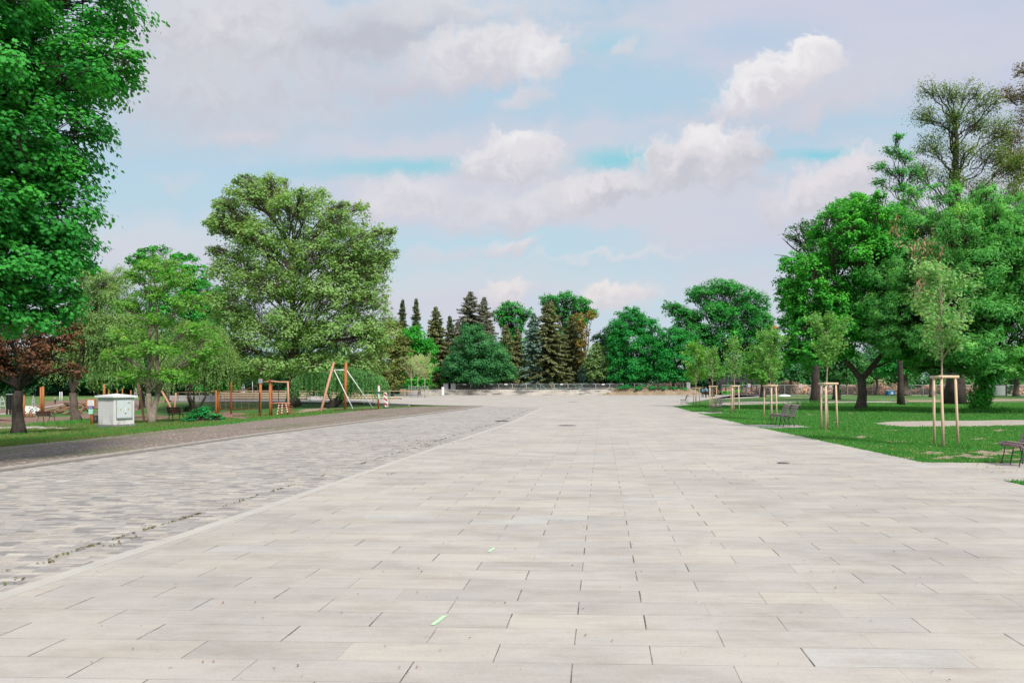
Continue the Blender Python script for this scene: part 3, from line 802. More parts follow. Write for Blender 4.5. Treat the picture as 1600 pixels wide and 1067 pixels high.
for i, (x, y, rx, ry) in enumerate([(1455, 708.5, 26, 2.4), (1520, 713, 34, 3.2), (1582, 703.5, 24, 3.2), (1562, 672.8, 14, 1.5), (1396, 672.4, 11, 1.0), (1310, 659.3, 11, .7), (1345, 683, 14, 1.4), (1290, 673, 9, 1.6), (1400, 690, 22, 1.3), (1530, 686, 18, 1.4), (1330, 646, 9, .6), (1420, 655, 12, .7), (1470, 716, 30, 1.6), (1545, 708, 46, 2.6), (1500, 719, 40, 1.2), (1590, 718, 34, 1.6), (1420, 716, 20, 1.0), (1370, 697, 16, 1.2), (1560, 693, 20, 1.2), (1265, 648, 8, .5), (1240, 612, 26, .5), (1255, 621, 24, .8)]):
    blotch(x, y, rx, ry, M['worn'], 11 + i)
patch('bark_mulch', [(-40, 653), (40, 651.5), (95, 651.5), (125, 653), (118, 659), (75, 662), (72, 665), (0, 666.5), (-40, 667)], M['mulch'], seed=31)
patch('playground_path', [(-40, 667.5), (30, 666), (72, 666.5), (98, 668.2), (124, 667.5), (96, 670.2), (40, 670), (-40, 670.5)], M['path'], .008, seed=32)
patch('bark_mulch', [(342, 645), (360, 642.5), (380, 645), (396, 651), (378, 655), (350, 652), (338, 650)], M['mulch'], seed=33)
patch('bark_mulch', [(276, 645), (300, 644), (300, 647), (278, 648)], M['mulch'], seed=34)
patch('bark_mulch', [(100, 652), (128, 646), (180, 643), (230, 646), (262, 650), (285, 652), (240, 657), (200, 655), (160, 654)], M['mulch'], seed=41)
patch('bark_mulch', [(130, 633), (230, 632), (340, 634), (380, 637), (330, 641), (240, 640), (150, 639)], M['mulch'], seed=42)
patch('bark_mulch', [(60, 628), (140, 624), (240, 622), (330, 624), (380, 628), (330, 630.5), (200, 631), (110, 632)], M['mulch'], seed=44)
patch('bark_mulch', [(-40, 640), (20, 637), (60, 632), (90, 629), (110, 633), (60, 644), (-40, 648)], M['mulch'], .004, seed=43)
patch('bark_mulch', [(455, 644), (480, 639), (510, 637), (500, 641), (470, 645)], M['soil'], seed=35)
patch('playground_path', [(-20, 645), (20, 643), (60, 637), (100, 630), (104, 629), (100, 632), (66, 639), (20, 647), (-20, 648)], M['path'], seed=36)

def inside(P, poly):
    x, y = P[:, 0], P[:, 1]; r = np.zeros(len(P), bool); q = np.asarray(poly); j = len(q) - 1
    for i in range(len(q)):
        c = ((q[i, 1] > y) != (q[j, 1] > y)) & (x < (q[j, 0] - q[i, 0]) * (y - q[i, 1]) / (q[j, 1] - q[i, 1] + 1e-12) + q[i, 0]); r ^= c; j = i
    return r

def grass(name, n, dmin, dmax, xfun, seed, hgt=.07, avoid=(), ok=None, mat='grass_blade'):
    rng = np.random.default_rng(seed); d = dmin * (dmax / dmin) ** rng.random(n)
    lo, hi = xfun(d); X = lo + (hi - lo) * rng.random(n); P = np.stack([X, d], 1)
    clump = np.sin(X * 2.1 + 3 * np.sin(d * 1.3)) * np.sin(d * 1.7 + 2 * np.sin(X * .9)) + .5 * np.sin(X * 7 + d * 5)
    keep = np.ones(n, bool)
    for q in avoid: keep &= ~inside(P, q)
    if ok is not None: keep &= ok(P)
    P = P[keep]; d = d[keep]; clump = clump[keep]; m = len(P)
    z = np.array([ground_z(*p) for p in P])
    C = np.stack([P[:, 0], P[:, 1], z - .004], 1)
    T = np.stack([rng.normal(size=m) * .45, rng.normal(size=m) * .45, np.ones(m)], 1)
    N = np.stack([rng.normal(size=m), -1 + rng.normal(size=m), np.zeros(m)], 1)
    hh = hgt * rng.uniform(.5, 1.5, m) * (1 + .35 * clump); wd = (.010 + .0010 * d) / hh
    t = TPL['blade']; N = unit(N); T = unit(T); B = unit(np.cross(N, T))
    V = C[:, None] + hh[:, None, None] * (t[None, :, 0:1] * T[:, None] + wd[:, None, None] * t[None, :, 1:2] * B[:, None])
    me = mesh_np(name, V.reshape(-1, 3), 3, .5 + .2 * clump + rng.normal(size=m) * .18); me.materials.append(LEAF[mat])
    o = bpy.data.objects.new(name, me); COL.objects.link(o); return tag(o, kind='stuff')
lm('grass_blade', (.018, .085, .018), (.070, .225, .042), .35, (.19, .25, .08))
lm('grass_dry', (.035, .070, .018), (.13, .19, .055), .35, (.26, .24, .10))
grass('grass', 330000, 12.2, 75, lambda d: (np.full_like(d, 7.0), 4 + .82 * d), 3, .055, [PLAZA] + BARE)
grass('grass', 60000, 2.0, 12.3, lambda d: (np.full_like(d, 7.0), np.full_like(d, 15.0)), 13, .055, [PLAZA])
ge = GRAVEL_EDGE
def left_ok(P): return P[:, 0] < np.interp(P[:, 1], ge[:, 1], ge[:, 0]) + np.random.default_rng(4).normal(size=len(P)) * .25
grass('grass', 150000, 15, 62, lambda d: (-.80 * d, np.full_like(d, -8.0)), 4, .075, BARE, left_ok, 'grass_dry')
# longer tufts along the gravel edge and at the foot of things
def tufts(name, spots, seed, mat='grass_blade'):
    rng = np.random.default_rng(seed); C = []; Hh = []
    for x, y, r, n, h in spots:
        P = np.array((x, y)) + rng.normal(size=(n, 2)) * r; C.append(np.stack([P[:, 0], P[:, 1], [ground_z(*p) for p in P]], 1)); Hh.append(h * rng.uniform(.4, 1.3, n))
    C = np.concatenate(C); hh = np.concatenate(Hh); m = len(C)
    T = unit(np.stack([rng.normal(size=m) * .5, rng.normal(size=m) * .5, np.ones(m)], 1)); N = unit(np.stack([rng.normal(size=m), -1 + rng.normal(size=m), np.zeros(m)], 1)); B = unit(np.cross(N, T))
    wd = (.014 + .0006 * C[:, 1]) / hh; t = TPL['blade']
    V = C[:, None] + hh[:, None, None] * (t[None, :, 0:1] * T[:, None] + wd[:, None, None] * t[None, :, 1:2] * B[:, None])
    me = mesh_np(name, V.reshape(-1, 3), 3, .5 + rng.normal(size=m) * .2); me.materials.append(LEAF[mat]); o = bpy.data.objects.new(name, me); COL.objects.link(o); return tag(o, kind='stuff')

def hills():
    rng = np.random.default_rng(2); xs = np.linspace(-60, 110, 40); V = []
    for j, (y, s) in enumerate([(760, 0), (830, .7), (900, 1), (1000, .6)]):
        for x in xs: V.append((x, y, -1 + 66 * s * math.exp(-((x - 32) / 26) ** 2) * (1 + .06 * rng.normal())))
    n = len(xs); mb = MB(); mb.raw(V, [(j * n + i, j * n + i + 1, (j + 1) * n + i + 1, (j + 1) * n + i) for j in range(3) for i in range(n - 1)])
    tag(mb.build('hills', mottled('haze_tinted_hill', (.16, .22, .21), (.24, .30, .30), .05, .9, bmp=0), None, True), kind='structure')  # foliage colour with bluish distance haze mixed into it
hills()

def soil_bank():
    rng = np.random.default_rng(9); xs = np.linspace(5.6, 26, 60); V = []
    for j, (y, z) in enumerate([(147.6, -.05), (148.2, .5), (149.2, 1.15), (150.5, 1.35), (156, 1.3), (158, -.1)]):
        for x in xs: V.append((x, y + rng.normal() * .1, max(-.05, z * (1 + .12 * rng.normal()) * min(1, (26.3 - x) / 3))))
    n = len(xs); mb = MB(); mb.raw(V, [(j * n + i, j * n + i + 1, (j + 1) * n + i + 1, (j + 1) * n + i) for j in range(5) for i in range(n - 1)])
    tag(mb.build('earth_bank', mottled('raw_earth', (.21, .15, .10), (.36, .28, .20), .9, .95, bmp=.8, bdist=.1), None, True), kind='structure')
soil_bank()

# leaf litter and moss on the paving
def litter():
    rng = np.random.default_rng(8); C = []
    n = 420; d = 3.6 * (30 / 3.6) ** rng.random(n); x = -.66 * d + rng.random(n) * 1.25 * d; P = np.stack([x, d], 1); P = P[P[:, 0] < 7]
    e = rng.random((420, 1)); sx = np.interp(5 + 40 * e[:, 0] ** 1.5, [p[1] for p in STRIP], [p[0] for p in STRIP]); Q = np.stack([sx - .62 - np.abs(rng.normal(size=420)) * .25, 5 + 40 * e[:, 0] ** 1.5], 1)
    m = 900; dd = 6 * (50 / 6) ** rng.random(m); R = np.stack([np.interp(dd, [p[1] for p in STRIP], [p[0] for p in STRIP]) - rng.random(m) * 7.0, dd], 1); R = R[R[:, 0] > -.78 * R[:, 1]]; R = R[R[:, 0] > np.interp(R[:, 1], [p[1] for p in KERB], [p[0] for p in KERB]) + .1]
    P = np.concatenate([P, Q, R]); k = len(P); C = np.stack([P[:, 0], P[:, 1], np.full(k, .024)], 1)
    N = np.stack([rng.normal(size=k) * .35, rng.normal(size=k) * .35, np.ones(k)], 1)
    s = rng.uniform(.006, .020, k) * (1 + .02 * P[:, 1])
    tag(leaves('leaf_litter', C, N, s, rng.random(k) ** 1.5, LEAF['debris'], None, 'leaf', None, rng), kind='stuff')
    # moss and weeds in the joint beside the pale border and on one damp place of the setts
    t = 5 + 45 * rng.random(110) ** 1.4; sx = np.interp(t, [p[1] for p in STRIP], [p[0] for p in STRIP]) - .58 - .012 * t * 0
    B = np.concatenate([np.array((x, y)) + rng.normal(size=(8, 2)) * (.012, .09) for x, y in zip(sx, t)] +
                       [np.array(flat(px, py)) + rng.normal(size=(8, 2)) * (.04, .06) for px, py in [(655, 693), (640, 697), (675, 696), (660, 699), (690, 693), (612, 741), (20, 912), (80, 880), (180, 853), (208, 843), (650, 701)]] +
                       [np.array(flat(px, py)) + rng.normal(size=(60, 2)) * (.8, .8) for px, py in [(660, 694), (640, 690), (690, 690)]])
    k = len(B); C = np.stack([B[:, 0], B[:, 1], np.full(k, .022)], 1)
    leaf = leaves('moss_tufts', C, np.stack([rng.normal(size=k) * .6, rng.normal(size=k) * .6, np.ones(k)], 1), rng.uniform(.015, .05, k), rng.random(k), LEAF['moss_leaf'], None, 'leaf', None, rng)
    tag(leaf, kind='stuff')
    n = 800; d = 13 * (48 / 13) ** rng.random(n); x = 7.2 + rng.random(n) * (.62 * d - 7.2); k = x > 7.1
    C = np.stack([x[k], d[k], np.full(k.sum(), .05) + rng.random(k.sum()) * .02], 1); m = len(C)
    tag(leaves('leaf_litter', C, np.stack([rng.normal(size=m) * .5, rng.normal(size=m) * .5 - .3, np.ones(m)], 1), rng.uniform(.015, .038, m) * (1 + .012 * C[:, 1]), .4 + .6 * rng.random(m), LEAF['straw'], None, 'leaf', None, rng), kind='stuff')
litter()

def paint_mark(px, py, L, w, ang, label):
    x, y = flat(px, py); rng = random.Random(int(px)); pts = []
    n = 10
    for s in (-1, 1):
        for i in range(n):
            t = (i / (n - 1) - .5) * s; ww = w / 2 * (1 + .25 * rng.uniform(-1, 1)) * (1.3 if i in (0, n - 1) else 1); pts.append((t * L, ww * s))
    mb = MB(); mb.raw([(a, b, 0) for a, b in pts], [tuple(range(len(pts)))][::1])
    o = mb.build('paint_mark', M['green_mark']); o.location = (x, y, .0165); o.rotation_euler = (0, 0, ang); tag(o, label, 'paint mark', 'green paint marks on the slabs')
paint_mark(686, 972, .20, .028, radians(77), 'pale green sprayed dash on the slabs, the nearer and longer of two')
paint_mark(768, 861, .17, .028, radians(80), 'pale green sprayed dash beside a dark slab, the farther of two')

def manhole(px, py, r, label, square=False):
    x, y = flat(px, py); root = empty('manhole_cover', (x, y, .0135 if not square else .0095), label, 'manhole cover')
    a = np.linspace(0, 2 * pi, 5 if square else 33)[:-1] + (pi / 4 + YAW if square else 0)
    ring = MB(); ring.prism([(r * cos(q), r * sin(q)) for q in a], 0, .006); ring.build('frame', M['iron'], root)
    lid = MB(); lid.prism([(r * .86 * cos(q), r * .86 * sin(q)) for q in a], .006, .011)
    for i in range(-3, 4):
        w = math.sqrt(max(0, .74 * r * r - (i * r * .22) ** 2)) * .9; lid.box((0, i * r * .22, .012), (2 * w, r * .07, .004))
    lid.build('lid', M['darkmetal'] if square else M['iron'], root)
manhole(886, 665.2, .38, 'round dark manhole cover in the middle of the pale slabs')
manhole(895, 628, .55, 'round grey manhole cover far off in the plaza')
manhole(1224, 724.5, .13, 'small dark round cover in the slabs near the lawn')
manhole(784, 658.3, .42, 'dark square drain grating in the setts beside the pale border', True)

# ------------------------------------------------------------------ benches, young trees and stakes beside the plaza
def bench_proto(L=.80):
    root = empty('park_bench', (0, 0, 0), 'x', 'bench')
    seat = MB()   # scooped seat: the front slat hangs lowest, curve up to the lumbar
    prof = [(-.285, .405, -55), (-.225, .452, -8), (-.125, .445, 3), (-.03, .432, 5), (.06, .425, 3)]
    for x, z, a in prof: seat.box((x, 0, z), (.078, L, .024), Matrix.Rotation(radians(-a), 3, 'Y'))
    seat.build('seat', M['slat'], root, bevel=.006)
    back = MB()
    for x, z, a in [(.125, .475, 52), (.165, .565, 70), (.20, .66, 70), (.235, .755, 68), (.285, .835, 40), (.35, .862, 2)]: back.box((x, 0, z), (.075, L, .022), Matrix.Rotation(radians(-a), 3, 'Y'))
    back.build('backrest', M['slat'], root, bevel=.006)
    for s in (-1, 1):
        y = s * (L / 2 - .10)
        fr = MB(); fr.tube([(-.30, y, .37), (-.26, y, .43), (-.12, y, .425), (.07, y, .405), (.125, y, .45), (.18, y, .56), (.255, y, .76), (.30, y, .825), (.38, y, .85)], .013, 6)
        fr.tube([(.30, y, .80), (.37, y, .70), (.37, y, .45), (.30, y, .30), (.18, y, .36)], .008, 6)
        fr.build('side_frame', M['darkmetal'], root)
        for x0, x1 in ((-.22, -.30), (-.05, -.12), (.06, .13), (.10, .33)):
            lg = MB(); lg.tube([(x0, y, .42), ((x0 + x1) / 2 + .01, y, .22), (x1, y, .03), (x1, y, 0)], .011, 6); lg.ball((x1, y, .006), .022, 8, 4, .3); lg.build('leg', M['darkmetal'], root)
    return root
bp = bench_proto()
for i, (x, y, lab) in enumerate([(8.93, 14.7, 'mauve slatted bench cut off by the picture edge on the paved bay'),
                                 (8.45, 29.4, 'slatted bench on the nearer paved pad, the closer one of that pair'), (8.45, 30.55, 'slatted bench on the nearer paved pad, the farther one of that pair'),
                                 (8.62, 44.9, 'slatted bench on the middle paved pad, the closer one of that pair'), (8.60, 46.2, 'slatted bench on the middle paved pad, the farther one of that pair'),
                                 (9.85, 67.3, 'lone slatted bench standing farthest away beside the last staked tree')]):
    o = bp if i == 0 else copy_tree(bp)
    o.location = (x, y, .012); o['label'] = lab; o['group'] = 'slatted benches along the lawn edge'

def stakes(px, py, top, span, label, rot=0.0, lean=0.0, seed=0, tall=None):
    b = hit(px, py); k = b.y / F; ht = at(px, top, b.y).z; R = span * k * .58
    root = empty('tree_stake_frame', b, label, 'tree stakes', 'stake frames round the young trees', rot); rng = random.Random(seed); P = []
    for j in range(3):
        a = radians(210 + 120 * j); f = (R * cos(a) + rng.uniform(-.03, .03) + lean, R * sin(a), -.05); h = (R * .93 * cos(a), R * .93 * sin(a), ht)
        m = MB(); m.tube([f, tuple((p + q) / 2 for p, q in zip(f, h)), h], .034, 10); m.build('post', M['stake'], root, True); P.append(Vector(h))
    for j in range(3):
        a, c = P[j], P[(j + 1) % 3]; e = (c - a).normalized() * .09; m = MB(); m.bar(a - e + Vector((0, 0, -.03 - .003 * j)), c + e + Vector((0, 0, -.03 - .003 * j)), .040, 10); m.build('crossbar', M['stake'], root, True)
    for j in range(2):
        q = (P[j] + P[(j + 1) % 3]) / 2; m = MB(); m.tube([q + Vector((0, 0, -.075)), q + Vector((.01, -.046, -.03)), q + Vector((0, 0, .015)), (0, 0, ht + .03), q + Vector((0, 0, -.07))], .012, 5); m.build('tie', M['black'], root)
    return b
YG = 'young staked trees along the lawn'
SG = [(1474, 698, 587, 33, 'pine stake frame of the nearest young tree, by the cut-off bench', .42, 1473, 418, 42, 555, 'catkin_green', 3300, .10, 'nearest and tallest young staked tree, thin crown before the big leafy tree', -.05),
      (1293, 672, 598, 24, 'pine stake frame with leaning posts in front of the forked maple trunk', .52, 1292, 497, 25, 572, 'young_leaf', 3800, .105, 'young staked tree in front of the forked maple trunk', 0),
      (1204, 656.5, 601.5, 19, 'pine stake frame just behind the nearer pair of benches', .9, 1203, 520, 22, 592, 'young_leaf', 3200, .12, 'young staked tree right behind the nearer bench pair', 0),
      (1147, 645.2, 602.5, 13, 'pine stake frame standing right of the middle bench pair', .5, 1147, 530, 14, 590, 'young_leaf', 1600, .12, 'very slim young staked tree right of the middle bench pair', 0),
      (1113, 638, 603, 12, 'pine stake frame directly behind the middle bench pair', .2, 1113, 545, 11, 595, 'young_leaf', 1300, .14, 'young staked tree behind the middle bench pair', 0),
      (1087.5, 635.5, 606, 10, 'farthest pine stake frame, beside the lone bench', .7, 1087, 536, 17, 600, 'young_bright', 2600, .16, 'bushy bright young staked tree beside the lone far bench', 0)]
lm('catkin_green', (.040, .13, .036), (.21, .38, .15), .40); lm('young_leaf', (.036, .12, .030), (.155, .33, .09), .4); lm('young_bright', (.035, .130, .016), (.15, .33, .055), .35)
tuf = []
for i, (px, py, top, span, lab, rot, tx, ttop, hw, low, leaf, n, size, tlab, lean) in enumerate(SG):
    b = stakes(px, py, top, span, lab, rot, 0.03 if i else .06, i)
    young('young_tree', tlab, px, py, ttop, hw, low, leaf, 40 + i, size, n, YG, py_lean=lean)
    tuf += [(b.x + .3, b.y - .2, .28, 260, .17), (b.x - .35, b.y + .1, .22, 130, .13)]
for p, q in zip(LAWN_EDGE, LAWN_EDGE[1:]):
    nn = int(math.hypot(q[0] - p[0], q[1] - p[1]) * 4); tuf += [(p[0] + (q[0] - p[0]) * t + .03, p[1] + (q[1] - p[1]) * t, .07, 14, .06) for t in np.random.default_rng(nn).random(nn) if not (28.5 < p[1] + (q[1] - p[1]) * t < 30.4 or 44.2 < p[1] + (q[1] - p[1]) * t < 46.7)]
tuf += [(x, 15.3, .06, 12, .06) for x in np.linspace(7.4, 11, 16)]
f = hit(1345, 641); tuf += [(f.x + .9, f.y - .2, .6, 500, .28), (f.x - .8, f.y, .5, 260, .22)]
f = hit(1528, 644); tuf += [(f.x + 1.2, f.y, .9, 900, .4), (f.x - .6, f.y - .4, .7, 420, .32), (f.x + 3, f.y + .4, 1.0, 500, .3)]
f = hit(1272, 633); tuf += [(f.x - .6, f.y, .9, 700, .45)]
f = hit(29, 680); tuf += [(f.x, f.y, .5, 300, .15)]
f = hit(118, 660); tuf += [(f.x, f.y - 2, 1.6, 500, .3), (f.x + 2, f.y - 4, 1.6, 500, .3)]
f = hit(182, 669.5); tuf += [(f.x + .9, f.y - .2, .6, 260, .16), (f.x - .8, f.y - .1, .5, 200, .15)]
tufts('grass_tufts', tuf, 6)
f = [hit(x, y - .3) for x, y in [(0, 692), (60, 687), (130, 681), (200, 676), (260, 671), (330, 665), (380, 659), (430, 653), (470, 650), (520, 645), (560, 641)]]
tufts('grass_tufts', [(q.x + (r.x - q.x) * t, q.y + (r.y - q.y) * t, .45, 160, .13) for q, r in zip(f, f[1:]) for t in (0, .25, .5, .75)], 7)
# ------------------------------------------------------------------ left: cabinet, signs, playground
def cabinet():
    A = hit(177.8, 668.8); k = A.y / F
    # two visible faces: a grey flank to the left, the door face to the right
    ad = radians(69)                                # heading of the door face from the corner
    ux, uy = Vector((cos(ad), sin(ad), 0)), Vector((-cos(radians(46)), sin(radians(46)), 0)); 
    uy = Vector((-ux.y, ux.x, 0))
    wd = 35.0 * k; ws = 35.0 * k; ht = at(0, 620.5, A.y).z - A.z
    root = empty('electrical_cabinet', A, 'white rendered electrical cabinet with grey double doors standing on the grass', 'cabinet', None, ad)
    m = MB(); m.box((wd / 2, ws / 2, ht / 2 + .1), (wd, ws, ht - .12)); m.build('body', M['render'], root, bevel=.012)
    m = MB(); m.box((wd / 2, ws / 2, .06), (wd + .10, ws + .10, .2)); m.build('plinth', M['conc_dk'], root, bevel=.02)
    m = MB(); m.box((wd / 2, ws / 2, ht + .02), (wd + .22, ws + .22, .09))
    e = .11; m.raw([(-e, -e, ht + .066), (wd + e, -e, ht + .066), (wd + e, ws + e, ht + .066), (-e, ws + e, ht + .066), (wd / 2, ws / 2, ht + .17)], [(0, 1, 4), (1, 2, 4), (2, 3, 4), (3, 0, 4)])
    m.build('roof', M['white'], root, bevel=.008)
    x0, x1, z0, z1 = wd * .13, wd * .86, ht * .33, ht * .90; mid = (x0 + x1) / 2; dm = mottled('pale_grey_cabinet_doors', (.56, .60, .62), (.62, .66, .67), 2, .5, bmp=0)
    m = MB()
    for a, b in (((x0 - .03, z0 - .03), (x1 + .03, z0)), ((x0 - .03, z1), (x1 + .03, z1 + .03)), ((x0 - .03, z0), (x0, z1)), ((x1, z0), (x1 + .03, z1))): m.box(((a[0] + b[0]) / 2, -.008, (a[1] + b[1]) / 2), (b[0] - a[0], .03, b[1] - a[1]))
    m.build('door_frame', M['steel'], root)
    m = MB(); m.box(((x0 + x1) / 2, -.03, z0 - .045), (x1 - x0 + .06, .06, .03)); m.build('drip_sill', M['steel'], root)
    yel = mottled('yellow_warning_label', (.55, .45, .05), (.62, .52, .08), 5, .5, bmp=0)
    for a, b in ((x0 + .004, mid - .006), (mid + .006, x1 - .004)):
        dd = MB(); dd.box(((a + b) / 2, -.012, (z0 + z1) / 2), (b - a, .024, z1 - z0 - .008)); door = dd.build('door', dm, root, bevel=.004)
        s = MB(); cx = (a + b) / 2; cz = (z0 + z1) / 2 - .02; s.raw([(cx - .05, -.0265, cz - .05), (cx + .05, -.0265, cz - .05), (cx, -.0265, cz + .06)], [(0, 1, 2)]); s.build('warning_label', yel, door)
        s = MB(); s.raw([(cx + .012, -.028, cz + .03), (cx - .016, -.028, cz - .004), (cx + .002, -.028, cz - .004), (cx - .012, -.028, cz - .036), (cx + .018, -.028, cz + .006), (cx, -.028, cz + .006)], [(0, 1, 2), (0, 2, 5), (5, 2, 4), (2, 3, 4)][::1]); s.build('bolt_mark', M['black'], door)
        if a > x0 + .1:
            h = MB(); h.box((a + .045, -.035, (z0 + z1) / 2 - .06), (.045, .025, .24)); h.build('handle', M['white'], door, bevel=.008)
            h = MB(); h.ball((a + .045, -.045, (z0 + z1) / 2 - .21), .025); h.build('lock', M['darkmetal'], door)
            h = MB(); h.box((b - .16, -.027, z1 - .13), (.13, .006, .05)); h.box((b - .10, -.027, z1 - .115), (.10, .006, .018), Matrix.Rotation(.5, 3, 'Y')); h.build('maker_plate', M['ink'], door)
cabinet()

def board(px, py, top, wpx, panels, label, post='orange_wood', rz=0.0, postw=5.0, group='information boards at the playground'):
    b = hit(px, py); k = b.y / F; root = empty('information_board', b, label, 'sign', group, rz); Z = lambda y: at(px, y, b.y).z - b.z
    m = MB(); m.tube([(0, .03, -.1), (0, .03, Z(top))], postw * k / 2, 10); m.build('post', M[post], root, True)
    for i, (y0, y1, w, mat, frame, rows) in enumerate(panels):
        z0, z1 = Z(y1), Z(y0); w *= k
        if frame: m = MB(); m.box((0, -.05, (z0 + z1) / 2), (w + .16, .05, z1 - z0 + .12)); m.build('backing', M[post], root)
        m = MB(); m.box((0, -.085, (z0 + z1) / 2), (w, .02, z1 - z0)); p = m.build('panel', M[mat], root)
        rng = random.Random(i); q = MB()
        for r in range(rows):
            zz = z1 - (r + .8) * (z1 - z0) / (rows + .6); ww = w * rng.uniform(.45, .8); x = -w * .4
            while x < -w * .4 + ww:
                l = rng.uniform(.03, .10); q.box((x + l / 2, -.0965, zz), (l, .003, (z1 - z0) / (rows + .6) * .35)); x += l + .03
        if rows: q.build('lettering', M['ink' if mat == 'cream' else 'cream'], p)
    return root
board(143.3, 663.5, 623.5, 10, [(625, 634, 10, 'cream', True, 5), (634.6, 638.6, 7.2, 'purple', False, 1), (638.9, 646.8, 7.2, 'mint', False, 3)], 'orange wooden notice post with white, purple and mint panels beside the white cabinet')
board(591.3, 639, 601.5, 2.2, [(603, 611.5, 3.2, 'cream', False, 3), (611.8, 615, 2.4, 'purple', False, 0), (615.3, 623, 2.6, 'mint', False, 2)], 'reddish wooden notice post with narrow panels beside the striped beacon', 'red_wood', radians(35), 2.6)

def beacon():
    b = hit(604, 637.3); k = b.y / F; root = empty('warning_beacon', b, 'slightly tilted red and white striped warning beacon on a dark foot', 'beacon', None, radians(-8)); ht = 24.5 * k; w = 5.2 * k
    m = MB(); m.box((.15, 0, .04), (15 * k, .45, .09)); m.build('foot', M['black'], root, bevel=.02)
    m = MB(); m.raw([(-w / 2 - .12, y, ht) for y in (0,)] , []); q = [(-w / 2, .08), (w / 2, .08), (w / 2 - .14, ht), (-w / 2 - .14, ht)]
    m = MB(); m.raw([(x, 0, z) for x, z in q] + [(x, .05, z) for x, z in q], [(0, 1, 2, 3), (7, 6, 5, 4), (0, 4, 5, 1), (1, 5, 6, 2), (2, 6, 7, 3), (3, 7, 4, 0)]); bl = m.build('blade', M['cream'], root)
    s = MB()
    for i in range(3):
        z = .16 + i * ht * .32; X = lambda u, zz: -w / 2 + .05 * w + u * w * .9 - .14 * (zz / ht)
        P = [(0, z + .12), (1, z - .05), (1, z + .14), (0, z + .32)]; s.raw([(X(u, max(.1, zz)), -.004, min(ht - .03, max(.1, zz))) for u, zz in P], [(0, 1, 2, 3)])
    s.build('stripes', M['red'], bl)
beacon()

def bin_(px, py, w, h, label):
    b = hit(px, py); k = b.y / F; root = empty('litter_bin', b, label, 'bin'); m = MB(); a = np.linspace(0, 2 * pi, 15)[:-1]; r = w * k / 2
    m.tube([(0, 0, .02), (0, 0, .1), (0, 0, h * k)], [r * .85, r * .9, r], 14); m.build('body', M['black'], root, True)
    m = MB(); m.tube([(0, 0, h * k), (0, 0, h * k + .05)], [r * 1.08, r * 1.05], 14); m.build('rim', M['darkmetal'], root)
bin_(149, 662, 9, 12, 'black litter bin between the notice post and the cabinet')

def dark_bench(px, py, wpx, rz, label):
    b = hit(px, py); L = wpx * b.y / F; root = empty('park_bench', b, label, 'bench', 'brown playground benches', rz)
    s = MB(); [s.box((0, y, .45), (L, .09, .035)) for y in (-.02, -.14, -.26, -.38)]; s.build('seat', M['dkslat'], root, bevel=.008)
    s = MB(); [s.box((0, .06 + .045 * i, .56 + .125 * i), (L, .04, .115), Matrix.Rotation(radians(-18), 3, 'X')) for i in range(3)]; s.build('backrest', M['dkslat'], root, bevel=.008)
    for x in (-L * .38, L * .38):
        q = MB(); q.tube([(x, -.42, .43), (x, .04, .42), (x, .12, .62), (x, .20, .90)], .02, 6); q.build('side_frame', M['darkmetal'], root)
        for y0, y1 in ((-.36, -.42), (.02, .16)):
            q = MB(); q.tube([(x, y0, .43), (x, (y0 + y1) / 2 - .04, .22), (x, y1, 0)], .024, 6); q.build('leg', M['darkmetal'], root)
dark_bench(69, 658.5, 27, radians(172), 'brown slatted bench on bark mulch near the trunk of the copper-leaved tree') if False else None
dark_bench(69, 658.5, 30, radians(164), 'brown slatted bench on bark mulch beside the wooden stumps')
dark_bench(273, 659, 21, radians(184), 'brown slatted bench tucked between crossed logs and the green shrub')

def log_thing(name, label, cat, pts, r, mat, group=None, taper=.85, n=10):
    """one round timber from point to point (world points)"""
    b = pts[0]; root_pts = [tuple(Vector(p) - Vector(b)) for p in pts]
    m = MB(); k = len(pts); m.tube(root_pts, np.linspace(r, r * taper, k), n); o = m.build(name, M[mat], None, True); o.location = b
    return tag(o, label, cat, group)
def post(px, py, top, wpx, mat, label, tx=None, group='timber posts of the playground', name='timber_post', cat='post', pointed=False):
    b = hit(px, py); k = b.y / F; e = at(tx if tx else px, top, b.y); r = wpx * k / 2
    mid = b.lerp(e, .5) + Vector((r * .2, 0, 0)); q = b.lerp(e, .9)
    if pointed:
        m = MB(); m.tube([(0, 0, -.1), mid - b, q - b, e - b], [r, r * .95, r * .8, r * .1], 10); o = m.build(name, M[mat], None, True); o.location = b; return tag(o, label, cat, group)
    return log_thing(name, label, cat, [b - Vector((0, 0, .1)), mid, e], r, mat, group)
post(63.5, 645, 605, 3, 'orange_wood', 'thinner of two tall orange posts behind the first bench')
post(67.2, 644, 603.5, 3.6, 'orange_wood', 'thicker of two tall orange posts behind the first bench')
post(37, 652.5, 617, 3, 'orange_wood', 'thin orange post half hidden by the trunk of the copper-leaved tree')
post(120.5, 650.5, 634, 3.2, 'orange_wood', 'short brown post at the foot of the leaning willow trunk')
for i, (x, t, w, lab) in enumerate([(162.5, 600, 4, 'thickest orange post rising behind the white cabinet roof'), (170, 608, 2.2, 'second orange post behind the cabinet roof, right of the thickest one'), (183.3, 609, 2, 'orange post behind the middle of the cabinet roof'),
                                    (191.2, 606.5, 2, 'tall slim post behind the cabinet roof, right of its middle'), (204.4, 609.5, 2.2, 'orange post behind the right end of the cabinet roof')]): post(x, 644, t, w, 'orange_wood', lab)
post(226, 660.5, 598, 3.6, 'pink_wood', 'long peeled log leaning steeply beside the two-stemmed tree', 215.5, name='leaning_log', cat='log')
post(273, 648.5, 610.5, 3.6, 'pink_wood', 'long peeled log slanting down to the brown bench', 252.5, name='leaning_log', cat='log')
